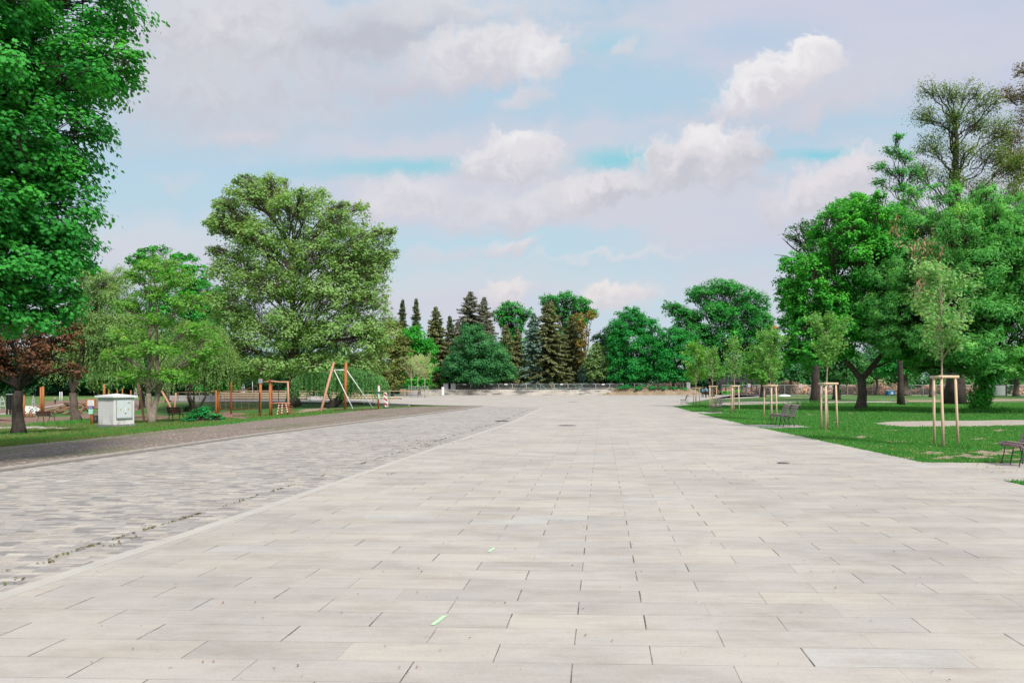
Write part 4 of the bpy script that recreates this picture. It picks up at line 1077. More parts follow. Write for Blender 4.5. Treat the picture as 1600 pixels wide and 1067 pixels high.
post(271.5, 648.7, 613.5, 2.8, 'pink_wood', 'short peeled log crossing the slanting one above the bench', 274.8, name='leaning_log', cat='log')
post(337.5, 648.5, 608.8, 3.2, 'orange_wood', 'pointed orange post beside the shrub, nearer of a pair', pointed=True)
post(341.3, 645, 611, 2.8, 'orange_wood', 'rounded orange post just right of the pointed one')
post(361, 647, 596, 2.6, 'red_wood', 'tall pointed red-brown post standing in the bare patch', pointed=True)
ropes_from = [at(341, y, hit(341, 645).y) for y in (613, 620)]

def capped_post():
    b = hit(406, 650.5); k = b.y / F; root = empty('timber_post', b, 'orange post with grey metal cap and a dark slot, left of the climbing frame', 'post', 'timber posts of the playground'); t = at(406, 598.5, b.y).z - b.z
    m = MB(); m.tube([(0, 0, -.1), (.03, 0, t / 2), (.05, 0, t)], [2.2 * k, 2.0 * k, 1.9 * k], 12); m.build('shaft', M['orange_wood'], root, True)
    m = MB(); m.box((.05, 0, t + .13), (5.2 * k, 5.2 * k, .30)); m.build('cap', M['steel'], root, bevel=.02)
    m = MB(); m.box((.03, -2.05 * k, t * .45), (.07, .03, t * .55)); m.build('slot', M['black'], root)
    m = MB(); m.tube([(0, 0, .27), (0, 0, .36)], [2.4 * k, 2.4 * k], 12); m.build('band', M['darkmetal'], root)
capped_post()

def climbing_frame():
    b = hit(434, 649.5); k = b.y / F; root = empty('climbing_frame', b, 'timber climbing frame of round logs with a small knotted net', 'climbing frame'); d = b.y
    L = lambda px, py, dy=0.0: at(px, py, d) + Vector((0, dy, 0)) - b
    for px, y0, y1, w, mat, dy in ((416, 650, 597, 3.4, 'red_wood', .8), (421.8, 649.5, 597, 3.4, 'orange_wood', 0), (450.2, 646.5, 597, 3.4, 'pink_wood', 0)):
        m = MB(); a = L(px, y0, dy); a.z = -.1; m.tube([a, L(px + .3, (y0 + y1) / 2, dy), L(px - .4, y1, dy)], [w * k / 2, w * k / 2 * .95, w * k / 2 * .85], 10); m.build('post', M[mat], root, True)
    m = MB(); m.tube([L(412, 597), L(424, 595.5), L(437, 597), L(451.5, 596.8)], 1.3 * k, 10); m.build('top_beam', M['pink_wood'], root, True)
    m = MB(); m.tube([L(414, 596, 1.2), L(424, 594.8, -.3), L(425, 594, -.4)], 1.3 * k, 10); m.build('cross_beam', M['red_wood'], root, True)
    m = MB(); m.tube([L(422, 631), L(437, 629.5), L(453, 630.3)], 1.2 * k, 10); m.build('step_beam', M['pink_wood'], root, True)
    m = MB(); m.bar(L(435.3, 597), L(435.0, 647), .022, 6); m.build('climbing_rope', M['darkmetal'], root)
    net = MB(); kn = MB()
    top = [L(x, 631) for x in (436, 441, 446.5)]; bot = [L(x, y, -.7) for x, y in ((440, 647.5), (447, 646), (456, 644))]
    for i in range(3):
        net.bar(top[i], bot[i], .03, 5)
        for j in range(4):
            t = .15 + .25 * j; p = top[i].lerp(bot[i], t); kn.ball(p, .048, 8, 6); q = top[i + 1].lerp(bot[i + 1], t) if i < 2 else p + Vector((.45, 0, -.1))
            net.bar(p, q, .025, 5)
    net.build('net', M['rope'], root); kn.build('net_knots', M['cream'], root)
    return root
climbing_frame()

def rope_course():
    a = hit(361, 647); c = hit(406, 650); b = hit(341, 645); root = empty('rope_course', a, 'sagging red rope course hung between the red-brown post and the capped post', 'rope course')
    m = MB()
    for p, q in ((b, a), (a, c)):
        for h0 in (2.25, .55):
            P = [p.lerp(q, t) + Vector((0, 0, h0 - (.35 if h0 > 1 else .15) * 4 * t * (1 - t))) - a for t in np.linspace(0, 1, 9)]; m.tube(P, .018, 5)
    m.build('handline', M['rope'], root)
    m = MB()
    for p, q in ((b, a), (a, c)):
        n = 5 if p is b else 8
        for i in range(n):
            t = (i + .5) / n; u = t + (.04 if i % 2 else -.04); z0, z1 = 2.25 - 1.4 * t * (1 - t), .55 - .6 * u * (1 - u); m.bar(p.lerp(q, t) + Vector((0, 0, z0)) - a, p.lerp(q, u) + Vector((0, .3 * (-1) ** i, z1)) - a, .009, 5)
    m.build('net', M['rope'], root)
rope_course()

def swing():
    b = hit(536, 640.8); d = b.y; root = empty('zip_line_frame', b, 'timber and white steel A-frame with one leaning log and one upright post', 'play frame'); k = d / F; L = lambda px, py, dy=0.0: at(px, py, d) + Vector((0, dy, 0)) - b
    a = hit(501, 643); e = at(521.5, 566.3, d + .3)
    m = MB(); m.tube([Vector(a) - b - Vector((0, 0, .1)), (Vector(a) - b).lerp(e - b, .5), e - b], [1.9 * k, 1.85 * k, 1.75 * k], 12); m.build('leaning_post', M['pink_wood'], root, True)
    m = MB(); m.tube([L(539, 641), L(539.8, 600), L(540.6, 566.5)], [2.3 * k, 2.2 * k, 2.0 * k], 12); m.build('upright_post', M['orange_wood'], root, True)
    m = MB(); m.bar(L(521.5, 578), L(541.5, 578.2), .8 * k, 10); m.ball(L(534, 578.2), 1.8 * k, 12, 8, .7); m.build('crossbar', M['white'], root, True)
    for (x0, y0, x1, y1, dy) in ((522, 578, 552.3, 640.5, -1.2), (541.5, 578.3, 583.5, 638.5, -.4)):
        m = MB(); g = hit(x1, y1); m.bar(L(x0, y0), Vector(g) - b, .62 * k, 8); m.build('strut', M['white'], root, True)
    m = MB(); m.tube([L(506, 582), L(513, 581), L(521, 579)], .25 * k, 5); m.build('cable', M['steel'], root)
    p = hit(556, 641.3); r2 = tag(MB().prism([(-29 * k, -.5), (29 * k, -.5), (30 * k, .5), (-26 * k, .5)], 0, .10).build('landing_deck', M['dkslat']), 'low dark timber deck at the foot of the white struts', 'deck'); r2.location = p
swing()

def stumps():
    for i, (x, y, t, w, lab) in enumerate([(41.5, 652, 646, 4.5, 'shortest sawn stump, farthest left by the brown bench'), (47.5, 652.3, 642.5, 5, 'tallest sawn stump in the row by the bench'), (52, 652, 645.5, 4.5, 'middling sawn stump touching the bench end'), (44, 651, 645, 3, 'thin sawn stump wedged between two thicker ones')]):
        post(x, y, t, w, 'old_log', lab, group='sawn stumps beside the bench', name='wood_stump', cat='stump')
stumps()

def log_pile():
    rng = random.Random(3); c = hit(108, 648); root = empty('log_pile', c, 'loose heap of criss-crossed weathered logs behind the leaning willow trunk', 'log pile'); k = c.y / F
    ends = [((72, 643), (95, 634)), ((75, 645), (118, 633)), ((82, 646), (122, 637)), ((90, 640), (140, 636)), ((96, 636), (121, 629.5)), ((100, 630), (138, 630)), ((103, 633), (120, 630)), ((86, 644), (110, 646)),
            ((128, 634), (140, 644)), ((110, 640), (140, 632)), ((84, 642), (108, 637)), ((112, 643), (139, 640)), ((93, 637.5), (118, 634.5)), ((101, 634), (138, 634)), ((78, 644), (100, 640)), ((83, 638), (87, 646)), ((131, 632), (126, 646)), ((98, 646), (122, 642))]
    for i, (p, q) in enumerate(ends):
        a = at(*p, c.y + rng.uniform(-1.2, 1.2)) - c; e = at(*q, c.y + rng.uniform(-1.2, 1.2)) - c; m = MB(); mid = (a + e) / 2 + Vector((0, 0, rng.uniform(-.08, .08))); r = rng.uniform(.07, .12); m.tube([a, mid, e], [r, r * .95, r * .75], 8); m.build('log', M['old_log'], root, True)
log_pile()

def play_wall():
    b = hit(49, 646); k = b.y / F; root = empty('climbing_wall', b, 'low white climbing wall with black holds behind the stumps', 'climbing wall', None, radians(8)); w, h = 22 * k, 12 * k
    m = MB(); q = [(-w / 2, 0), (w / 2 - .2, 0), (w / 2, h * .5), (w / 2 - .5, h * .9), (-w / 2 + .2, h)]; m.raw([(x, 0, z) for x, z in q] + [(x, .3, z) for x, z in q], [(0, 1, 2, 3, 4), (9, 8, 7, 6, 5)] + [(i, i + 5, (i + 1) % 5 + 5, (i + 1) % 5) for i in range(5)]); m.build('panel', M['cream'], root)
    m = MB(); rng = random.Random(2)
    for i in range(14): m.ball((rng.uniform(-w * .42, w * .4), -.02, rng.uniform(.15, h * .85)), .06, 6, 4)
    m.build('holds', M['black'], root)
    m = MB(); m.bar((-w / 2 - .1, .1, 0), (-w / 2 - .1, .1, h * .95), .12, 8); m.build('end_post', M['black'], root)
play_wall()
def black_panels():
    b = hit(15, 647.5); k = b.y / F; root = empty('steel_screen', b, 'tall black steel frame of flat panels left of the copper-leaved trunk', 'play frame'); h = 31 * k
    for x in (-4.3, .8, 4.3): m = MB(); m.box((x * k, 0, h / 2), (.9 * k if x else k, .2, h)); m.build('post', M['black'], root)
    m = MB(); m.box((-1.6 * k, .03, h * .6), (4 * k, .06, h * .7)); m.box((2.6 * k, .03, h * .6), (2.4 * k, .06, h * .7)); m.build('panel', M['black'], root)
    m = MB(); m.box((0, 0, h + .04), (9.6 * k, .25, .10)); m.build('top_rail', M['steel'], root)
black_panels()
def steel_climber(px, py, top, w, label, d=None):
    b = hit(px, py); k = b.y / F; h = (py - top) * k; root = empty('steel_climber', b, label, 'play frame', 'grey steel climbers far in the playground')
    for s in (-1, 1):
        m = MB(); m.tube([(s * w * k * .5, 0, 0), (s * w * k * .25, 0, h * .7), (0, 0, h)], .04, 6); m.build('pole', M['steel'], root)
        m = MB(); m.tube([(0, s * w * k * .35, 0), (0, s * .1, h * .97)], .035, 6); m.build('pole', M['steel'], root)
    m = MB(); m.bar((-w * k * .36, 0, h * .4), (w * k * .36, 0, h * .4), .04, 6); m.bar((-w * k * .25, 0, h * .68), (w * k * .25, 0, h * .68), .04, 6); m.build('rung', M['white'], root)
steel_climber(3, 644, 619, 14, 'grey tubular climber cut off by the picture edge')
steel_climber(52, 634, 618, 5, 'thin grey tubular climber behind the low climbing wall')
steel_climber(212, 632, 606, 7, 'grey tubular climber seen right of the cabinet roof')
steel_climber(380, 623, 597, 8, 'grey tubular climber above the terrace left of the capped post')
post(394.4, 622, 595, 1.1, 'steel', 'slim grey steel pole on the terrace, left of the capped post', group='steel poles on the terrace', name='steel_pole', cat='pole')
for (x, lab) in ((93.5, 'left one of two slim white bollards under the willow'), (96.7, 'right one of two slim white bollards under the willow')): post(x, 628, 612, 1.4, 'white', lab, group='slim bollards under the willow', name='bollard', cat='bollard')

M['larch_dk'] = mottled('larch_risers', (.44, .35, .25), (.58, .47, .35), 3, .75, (.3, 5, 5), .2)
# terrace beyond the hollow
def terrace():
    L = [flat(*p) for p in [(640, 632.2), (560, 629.2), (400, 628.2), (262, 628.2)]]
    mb = MB()
    for p, q in zip(L, L[1:]): mb.beam((p[0], p[1] + .1, -.75), (q[0], q[1] + .1, -.75), .3, 1.6)  # dark concrete colour stands in for the shadow line under the terrace edge
    tag(mb.build('retaining_wall', M['conc_dk']), 'long low dark retaining wall between the playground hollow and the terrace', 'wall')
    mb = MB(); p, q = L[2], (L[2][0] + 8.5, L[2][1]); mb.beam((p[0] - 1, p[1] - .14, -.28), (q[0], q[1] - .14, -.28), .12, .42); tag(mb.build('timber_edging', M['orange_wood']), 'brown timber edging fixed on the terrace wall behind the capped post', 'edging')
    def steps(x0, x1, d, rows, lab, taper=0):
        a, b = (x0 - PX0) / F * d, (x1 - PX0) / F * d; root = empty('seating_steps', ((a + b) / 2, d, .012), lab, 'seating', 'larch seating steps on the terrace'); w = b - a
        for i in range(rows): m = MB(); m.box((-taper * i * .5, i * .8 + .4, .24 + .30 * i), (w - taper * i, .78, .10)); m.build('seat', M['deck'], root); m = MB(); m.box((-taper * i * .5, i * .8 + .45, .095 + .30 * i), (w - taper * i - .3, .66, .185)); m.build('riser', M['larch_dk'], root)
    steps(330, 478, 92, 3, 'long larch seating steps behind the climbing frame')
    steps(506, 627, 96, 3, 'larch seating steps behind the zip line frame, ending in a slant', 3.0)
    m = MB(); a, b = (262 - PX0) / F * 88, (330 - PX0) / F * 88; m.box(((a + b) / 2, 89, .3), (b - a, 1.2, .58)); tag(m.build('concrete_bench', M['conc']), 'pale concrete block seat under the weeping willow branches', 'bench')
    def rail(x0, x1, d, y, lab, n):
        a, b = (x0 - PX0) / F * d, (x1 - PX0) / F * d; z = 1.0; root = empty('handrail', (a, d, .012), lab, 'handrail', 'wood-topped handrails on the terrace')
        m = MB(); m.box(((b - a) / 2, 0, z), (b - a, .14, .10)); m.build('rail', M['rail_wood'], root)
        for i in range(n + 1): m = MB(); m.box(((b - a) * i / n, 0, z / 2), (.07, .07, z - .1)); m.build('post', M['steel'], root)
        m = MB(); [m.box(((b - a) / 2, 0, zz), (b - a, .025, .025)) for zz in (.5,)]; m.build('wire', M['steel'], root)
    rail(330, 656, 112, 0, 'long wood-topped handrail along the back of the terrace', 14)
    rail(278, 345, 80.5, 0, 'short wood-topped handrail at the willow end of the terrace', 4)
terrace()
def cut_log():
    pass

# ------------------------------------------------------------------ far side of the plaza
m = MB(); m.box((-13.4, 148.6, .55), (41.0, .9, 1.2)); tag(m.build('retaining_wall', M['wall']), 'low stained pale wall closing the far side of the plaza', 'wall')
m = MB(); m.box((-34.6, 148.3, .62), (1.2, 1.3, 1.25)); tag(m.build('wall_pier', M['stake']), 'ochre end block of the stained far wall', 'wall')
m = MB(); a = np.linspace(0, 2 * pi, 17)[:-1]; m.prism([(.28 * cos(q), .28 * sin(q)) for q in a], 0, 1.62); o = m.build('bollard', M['white']); o.location = (-26.4, 146.5, .012); tag(o, 'thick white pillar standing left of the stained far wall', 'pillar')
for i, (x, lab) in enumerate([(-27.1, 'grey box on the left end of the far wall, first of two'), (-25.6, 'grey box on the left end of the far wall beside the first barrier')]):
    root = empty('utility_box', (x + .9, 148.9, 1.15), lab, 'box', 'grey boxes on the far wall'); m = MB(); m.box((0, 0, .55), (.95, .6, 1.1)); m.build('body', mottled('lilac_grey_box', (.24, .23, .27), (.32, .30, .35), 3, .6, bmp=0) if 'lilac_grey_box' not in MATS else MATS['lilac_grey_box'], root, bevel=.03); m = MB(); m.box((0, 0, 1.13), (1.05, .7, .06)); m.build('lid', M['steel'], root)

def barrier():
    root = empty('crowd_barrier', (0, 0, 0), 'grey tubular crowd barrier standing in the row on the far wall', 'barrier', 'crowd barriers in a row on the far wall'); w, h = 2.72, 1.12
    m = MB(); r = .15; P = [(-w / 2, 0, .12), (-w / 2, 0, h - r), (-w / 2 + r * .3, 0, h - r * .3), (-w / 2 + r, 0, h), (w / 2 - r, 0, h), (w / 2 - r * .3, 0, h - r * .3), (w / 2, 0, h - r), (w / 2, 0, .12)]; m.tube(P, .045, 6); m.bar((-w / 2, 0, .2), (w / 2, 0, .2), .035, 6); m.build('frame', M['steel'], root)
    m = MB(); [m.bar((x, 0, .2), (x, 0, h), .016, 4) for x in np.linspace(-w / 2 + .15, w / 2 - .15, 17)]; m.build('bars', M['steel'], root)
    for x in (-w * .38, w * .38): m = MB(); m.box((x, 0, .06), (.09, .6, .04)); m.bar((x, 0, .06), (x, 0, .2), .03, 5); m.build('foot', M['steel'], root)
    return root
bp = barrier()
for i in range(12):
    o = bp if i == 0 else copy_tree(bp); o.location = (-22.6 + 2.80 * i, 149.0 + .05 * (i % 3), 1.152); o.rotation_euler = (0, 0, radians([0, 1, -1, .5][i % 4]))
for i, x in ((0, 0), (2, 0), (3, 0), (7, 0), (10, 0)):
    o = MB().box((0, 0, 0), (.62, .02, .2)).build('notice_plate', M['cream']); o.location = (-22.6 + 2.8 * i + .1, 148.93, 2.16); tag(o, 'small white plate hung on the top tube of a far crowd barrier', 'plate', 'white plates on the crowd barriers')

def railing():
    root = empty('post_railing', (10.6, 150.2, 1.2), 'thin grey railing with upright posts on the earth bank', 'railing')
    for i, x in enumerate([0, 1.3, 2.6, 4.1, 5.2, 6.3, 6.9, 7.5, 8.1, 8.8, 9.6, 10.6, 11.2]): m = MB(); m.box((x, 0, .6), (.10, .10, 1.2)); m.build('post', M['steel'], root)
    m = MB(); m.box((5.6, 0, 1.12), (11.2, .05, .05)); m.box((5.6, 0, .55), (11.2, .03, .03)); m.build('rail', M['steel'], root)
    m = MB(); m.box((12.2, 0, .62), (.75, .5, 1.5)); o = m.build('utility_box', M['steel']); o.location = (10.6, 150.2, 1.2); tag(o, 'grey box pillar at the right end of the thin railing', 'box')
railing()

def site_fence():
    root = empty('fence_panel', (0, 0, 0), 'wire mesh site fence panel in the long row beyond the lawn', 'fence panel', 'site fence panels beyond the lawn'); w, h = 2.32, 2.0
    m = MB(); [m.bar((x, 0, .03), (x, 0, h), .032, 6) for x in (-w / 2, w / 2)]; [m.bar((-w / 2, 0, z), (w / 2, 0, z), .026, 5) for z in (.12, h)]; m.build('frame', M['steel'], root)
    m = MB(); [m.box((x, 0, h / 2), (.009, .009, h - .2)) for x in np.linspace(-w / 2 + .12, w / 2 - .12, 15)]; [m.box((0, 0, z), (w - .06, .009, .009)) for z in (.5, .9, 1.3, 1.7)]; m.build('mesh', M['steel'], root)
    for x in (-w / 2, w / 2): m = MB(); m.box((x, 0, .07), (.25, .6, .14)); m.build('foot', M['conc_dk'], root)
    return root
fp = site_fence(); n = 0
for x in np.arange(29.0, 90, 2.40):
    o = fp if n == 0 else copy_tree(fp); o.location = (x, 141 + 2.5 * smooth(x, 72, 90), 0); n += 1
def sign(px, py, d, label):
    c = at(px, py, d); root = empty('warning_sign', c, label, 'sign', 'warning signs on the site fence'); m = MB(); m.box((0, 0, 0), (.46, .015, .62)); m.build('plate', M['cream'], root)
    m = MB(); a = np.linspace(0, 2 * pi, 21)[:-1]; m.raw([(.19 * cos(q), -.011, .08 + .19 * sin(q)) for q in a] + [(.12 * cos(q), -.011, .08 + .12 * sin(q)) for q in a], [(i, (i + 1) % 20, 20 + (i + 1) % 20, 20 + i) for i in range(20)]); m.box((0, -.0115, .08), (.30, .004, .06), Matrix.Rotation(.8, 3, 'Y')); m.build('prohibition_ring', M['red'], root)
    m = MB(); m.box((0, -.011, -.22), (.36, .005, .10)); m.build('strip', M['blue'], root)
for px, py, lab in [(1170.5, 602, 'red ringed warning sign on the fence beside the dark footbridge'), (1251.3, 602.3, 'red ringed warning sign on the fence left of the maple fork, first of two there'), (1298, 602.5, 'red ringed warning sign on the fence just left of the maple trunk'), (1404.5, 604.8, 'red ringed warning sign on the fence above the blue container')]: sign(px, py, 140.9, lab)

def container():
    b = Vector(((1391 - PX0) / F * 139, 139, 0)); root = empty('refuse_container', b, 'blue wheeled refuse container with a white lid in front of the site fence', 'container', None, radians(4)); k = 139 / F; w = 12.5 * k
    m = MB(); q = [(-w / 2 * .86, .18), (w / 2 * .86, .18), (w / 2, .88), (-w / 2, .88)]; m.raw([(x, -.5, z) for x, z in q] + [(x, .5, z) for x, z in q], [(0, 1, 2, 3), (7, 6, 5, 4), (0, 4, 5, 1), (1, 5, 6, 2), (2, 6, 7, 3), (3, 7, 4, 0)]); m.build('body', M['blue'], root, bevel=.03)
    m = MB(); m.box((0, 0, .93), (w + .12, 1.1, .08)); m.tube([(-w / 2, 0, .95), (w / 2, 0, .95)], .16, 8); m.build('lid', M['cream'], root, bevel=.02)
    m = MB(); m.box((.1, -.53, .5), (.5, .01, .42)); m.build('label_plate', M['cream'], root)
    for x in (-w * .35, w * .35):
        for y in (-.36, .36): m = MB(); m.tube([(x - .05, y, .1), (x + .05, y, .1)], .1, 12); m.build('wheel', M['black'], root)
container()
def site_box():
    b = Vector(((1557 - PX0) / F * 136, 136, 0)); root = empty('site_cabin', b, 'flat grey-green site cabin with a dark corner post behind the ivy-clad trunk', 'cabin'); k = 136 / F; w = 29 * k
    g = mottled('grey_green_sheet', (.30, .34, .32), (.36, .40, .38), 1.5, .6, (20, 1, .3), .1)
    m = MB(); m.box((0, 1.2, 1.05), (w, 2.4, 1.9)); m.build('body', g, root, bevel=.02)
    m = MB(); m.box((w / 2 + .08, -.05, 1.02), (.14, .14, 2.05)); m.build('corner_post', M['black'], root)
    m = MB(); m.box((.5, 1.2, 2.06), (w * .9, 2.6, .1)); m.build('roof', M['darkmetal'], root)
site_box()
def tarp():
    b = Vector(((1226 - PX0) / F * 128, 128, 0)); rng = np.random.default_rng(4); n = 14; V = []
    for j in range(8):
        for i in range(n):
            u, v = i / (n - 1) * 2 - 1, j / 7 * 2 - 1; V.append((u * 1.0, v * .8, max(0, .30 * (1 - u ** 4) * (1 - v ** 4) + rng.normal() * .035)))
    m = MB(); m.raw(V, [(j * n + i, j * n + i + 1, (j + 1) * n + i + 1, (j + 1) * n + i) for j in range(7) for i in range(n - 1)]); o = m.build('white_sheet', M['cream'], None, True); o.location = b; tag(o, 'white sheet lying over a low heap on the far lawn', 'sheet')
tarp()

def footbridge():
    d = 146; b = Vector(((1155 - PX0) / F * d, d, 0)); root = empty('footbridge', b, 'dark timber footbridge with stairs at its left end beyond the plaza', 'footbridge'); L = lambda px, py, dy=0.0: at(px, py, d + dy) - b
    for dy in (0, 3.0):
        m = MB(); m.beam(L(1124, 595, dy), L(1190, 594.5, dy), .3, .55); m.build('girder', M['darkmetal'], root)
        m = MB(); m.beam(L(1126, 585.5, dy), L(1188, 586, dy), .2, .22); m.beam(L(1126, 590, dy), L(1188, 590, dy), .14, .16); m.build('railing', M['darkmetal'], root)
        m = MB()
        for x in range(1126, 1190, 8): m.bar(L(x, 585.5, dy), L(x, 612.5, dy), .13, 5)
        m.build('posts', M['darkmetal'], root)
        m = MB(); m.beam(L(1119, 600, dy), L(1127, 587, dy), .12, .14); m.beam(L(1112, 612, dy), L(1126, 596, dy), .2, .3); m.build('stair_stringer', M['darkmetal'], root)
    m = MB(); m.box(L(1157, 594, 1.5), (62 * d / F, 3, .14)); m.build('deck', M['dkslat'], root)
    m = MB(); [m.box(L(1112 + 1.7 * i, 612 - 2 * i, 1.5), (.3, 2.8, .06)) for i in range(9)]; m.build('steps', M['dkslat'], root)
    m = MB(); [m.beam(L(x, 611.5), L(x + 8, 597), .08, .08) for x in range(1126, 1182, 8)]; m.build('braces', M['darkmetal'], root)
footbridge()
def house():
    root = empty('house', Vector((66, 255, 0)), 'far yellow house with an orange roof glimpsed between the oak and the maple', 'house')
    m = MB(); m.box((0, 0, 10.8), (5, 6, 21.6)); m.build('wall', mottled('yellow_plaster', (.55, .40, .16), (.62, .47, .22), .5, .8, bmp=0), root)
    m = MB(); m.raw([(-3, -4, 21.6), (3, -4, 21.6), (3, 4, 21.6), (-3, 4, 21.6), (0, -4, 23.4), (0, 4, 23.4)], [(0, 1, 4), (3, 5, 2), (0, 4, 5, 3), (1, 2, 5, 4), (0, 3, 2, 1)]); m.build('roof', M['orange_wood'], root)
    for x in (-1.2, 1.2): m = MB(); m.box((x, -3.03, 19.5), (1.1, .1, 1.6)); m.build('window', M['black'], root)
house()

# ------------------------------------------------------------------ people
def person(px, py, top, label, top_mat, leg_mat, stride, hair, bag=None, rz=0.0, arm=.1):
    b = hit(px, py); b.z = max(b.z, .012) if b.x > -12 else b.z; ht = (py - top) * b.y / F; s = ht / 1.75
    root = empty('person', b, label, 'person', 'people walking far off', rz)
    J = {'pel': (0, 0, .95), 'waist': (0, 0, 1.08), 'chest': (0, .01, 1.30), 'neck': (0, .0, 1.47), 'jaw': (0, -.02, 1.55), 'head': (0, -.01, 1.65), 'crown': (0, 0, 1.72)}
    R = {'pel': .15, 'waist': .14, 'chest': .17, 'neck': .065, 'jaw': .075, 'head': .105, 'crown': .07}; E = [('pel', 'waist'), ('waist', 'chest'), ('chest', 'neck'), ('neck', 'jaw'), ('jaw', 'head'), ('head', 'crown')]
    for sd, n in ((-1, 'l'), (1, 'r')):
        st = stride * sd
        for k, p, r in (('hip', (.09 * sd, 0, .90), .095), ('knee', (.10 * sd, -.05 + st * .5, .49), .062), ('ank', (.10 * sd, st + (.05 if st > 0 else 0), .08), .045), ('toe', (.11 * sd, st - .14, .035), .04), ('sh', (.19 * sd, .01, 1.40), .06), ('elb', (.24 * sd, .05 - st * .3, 1.13), .045), ('wri', (.23 * sd, -.06 - st * .6, .90), .032), ('hand', (.22 * sd, -.09 - st * .7, .82), .036)): J[k + n] = p; R[k + n] = r
        E += [('pel', 'hip' + n), ('hip' + n, 'knee' + n), ('knee' + n, 'ank' + n), ('ank' + n, 'toe' + n), ('chest', 'sh' + n), ('sh' + n, 'elb' + n), ('elb' + n, 'wri' + n), ('wri' + n, 'hand' + n)]
    ks = list(J)
    def skin(name, keys, mat, grow):
        kk = [q for q in ks if q in keys]; me = bpy.data.meshes.new(name); me.from_pydata([tuple(c * s for c in J[q]) for q in kk], [(kk.index(a), kk.index(c)) for a, c in E if a in kk and c in kk], []); me.materials.append(mat)
        o = bpy.data.objects.new(name, me); COL.objects.link(o); o.parent = root; sm = o.modifiers.new('skin', 'SKIN'); sm.use_smooth_shade = True
        for i, q in enumerate(kk): me.skin_vertices[0].data[i].radius = (R[q] * s * grow,) * 2; me.skin_vertices[0].data[i].use_root = (i == 0)
        o.modifiers.new('sub', 'SUBSURF').levels = 1; o.modifiers['sub'].render_levels = 1
        return o
    skin('body', ks, M['skin'], .92)
    skin('jacket', ['pel', 'waist', 'chest', 'shl', 'shr', 'elbl', 'elbr', 'wril', 'wrir'], top_mat, 1.14)
    skin('trousers', ['pel', 'hipl', 'hipr', 'kneel', 'kneer', 'ankl', 'ankr'], leg_mat, 1.15)
    for n in 'lr': m = MB(); q = Vector(J['ank' + n]) * s; m.box((q.x, q.y - .08 * s, .045 * s), (.10 * s, .28 * s, .09 * s)); m.build('shoe', M['cloth_dk'], root, bevel=.02)
    m = MB(); m.ball((0, .015 * s, 1.68 * s), .118 * s, 12, 8, 1.0); m.build('hair', hair, root, True)
    if bag is not None: m = MB(); m.box((0, .22 * s, 1.24 * s), (.30 * s, .18 * s, .44 * s)); m.box((0, .32 * s, 1.16 * s), (.24 * s, .08 * s, .22 * s)); m.build('backpack', bag, root, bevel=.05)
person(1103, 621.6, 604.0, 'person in a grey jacket with a blue backpack walking away beside a stake frame', M['cloth_gr'], M['cloth_dk'], .16, M['hair'], M['cloth_bl'], radians(190))
person(1097.8, 621.2, 606.2, 'shorter person all in black with a pale blue bag walking left of the grey jacket', M['cloth_dk'], M['cloth_dk'], -.14, M['hair'], M['cloth_bl'], radians(170))
person(86, 631.5, 619.3, 'person in a grey top standing far off on the playground grass', M['cloth_gr'], M['cloth_dk'], .05, MATS['stake' if False else 'red_wood'] if False else M['old_log'], None, radians(60))
# ------------------------------------------------------------------ trees
# left side
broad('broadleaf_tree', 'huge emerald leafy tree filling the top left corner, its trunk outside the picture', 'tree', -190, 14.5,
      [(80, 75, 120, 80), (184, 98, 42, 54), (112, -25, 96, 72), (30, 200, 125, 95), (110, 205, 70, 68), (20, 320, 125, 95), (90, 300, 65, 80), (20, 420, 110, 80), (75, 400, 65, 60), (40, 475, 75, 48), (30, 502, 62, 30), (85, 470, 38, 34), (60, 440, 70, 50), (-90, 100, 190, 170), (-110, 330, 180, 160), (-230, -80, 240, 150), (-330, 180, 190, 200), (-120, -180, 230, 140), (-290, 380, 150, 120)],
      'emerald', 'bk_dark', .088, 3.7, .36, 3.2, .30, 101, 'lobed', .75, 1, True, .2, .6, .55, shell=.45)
broad('copper_tree', 'copper-leaved tree with a dark forked trunk in front of the playground', 'tree', 29, 0,
      [(10, 545, 50, 34), (85, 550, 40, 30), (55, 515, 55, 26), (115, 520, 18, 28), (-60, 540, 50, 40), (105, 578, 22, 14), (30, 580, 40, 14), (-20, 500, 50, 30), (120, 478, 10, 10)],
      'copper', 'bk_dark', .14, 1.7, .235, 1.9, .34, 102, 'leaf', .8, 1, py=679.5)
r = broad('willow_tree', 'pale green willow with a leaning trunk behind the copper-leaved tree', 'tree', 119, 0, [(160, 470, 40, 55), (180, 440, 30, 30), (150, 530, 40, 40), (195, 520, 40, 50), (130, 500, 30, 40), (140, 430, 22, 22)],
          'willow', 'bk_brown', .20, 2.0, .32, 2.2, .36, 103, 'lance', .8, 1, py=658, lean=-.12)
weep(r, r.location, [(165, 470, 45, 50), (150, 530, 55, 40), (200, 520, 45, 50), (110, 560, 40, 30), (180, 570, 50, 25)], r.location.y, 'willow', 3, 620, (1.0, 3.4), .22, .075, floor=1.8)
broad('two_stemmed_tree', 'yellow-green tree with two rough stems behind the white cabinet', 'tree', 237, 0,
      [(248, 412, 30, 16), (218, 432, 26, 16), (282, 436, 30, 18), (246, 456, 36, 18), (208, 478, 26, 16), (296, 474, 30, 20), (254, 498, 36, 18), (202, 524, 30, 16), (312, 514, 32, 20), (250, 545, 44, 18), (186, 556, 28, 14), (324, 556, 24, 20), (212, 586, 32, 13), (282, 586, 40, 15), (340, 540, 14, 16)],
      'yellowgreen', 'bk_pale', .14, 2.3, .17, 1.7, .40, 104, 'leaf', .6, 1, py=661, stems=2, leader=.8, shell=.3, limb=1.4, spread=.28)
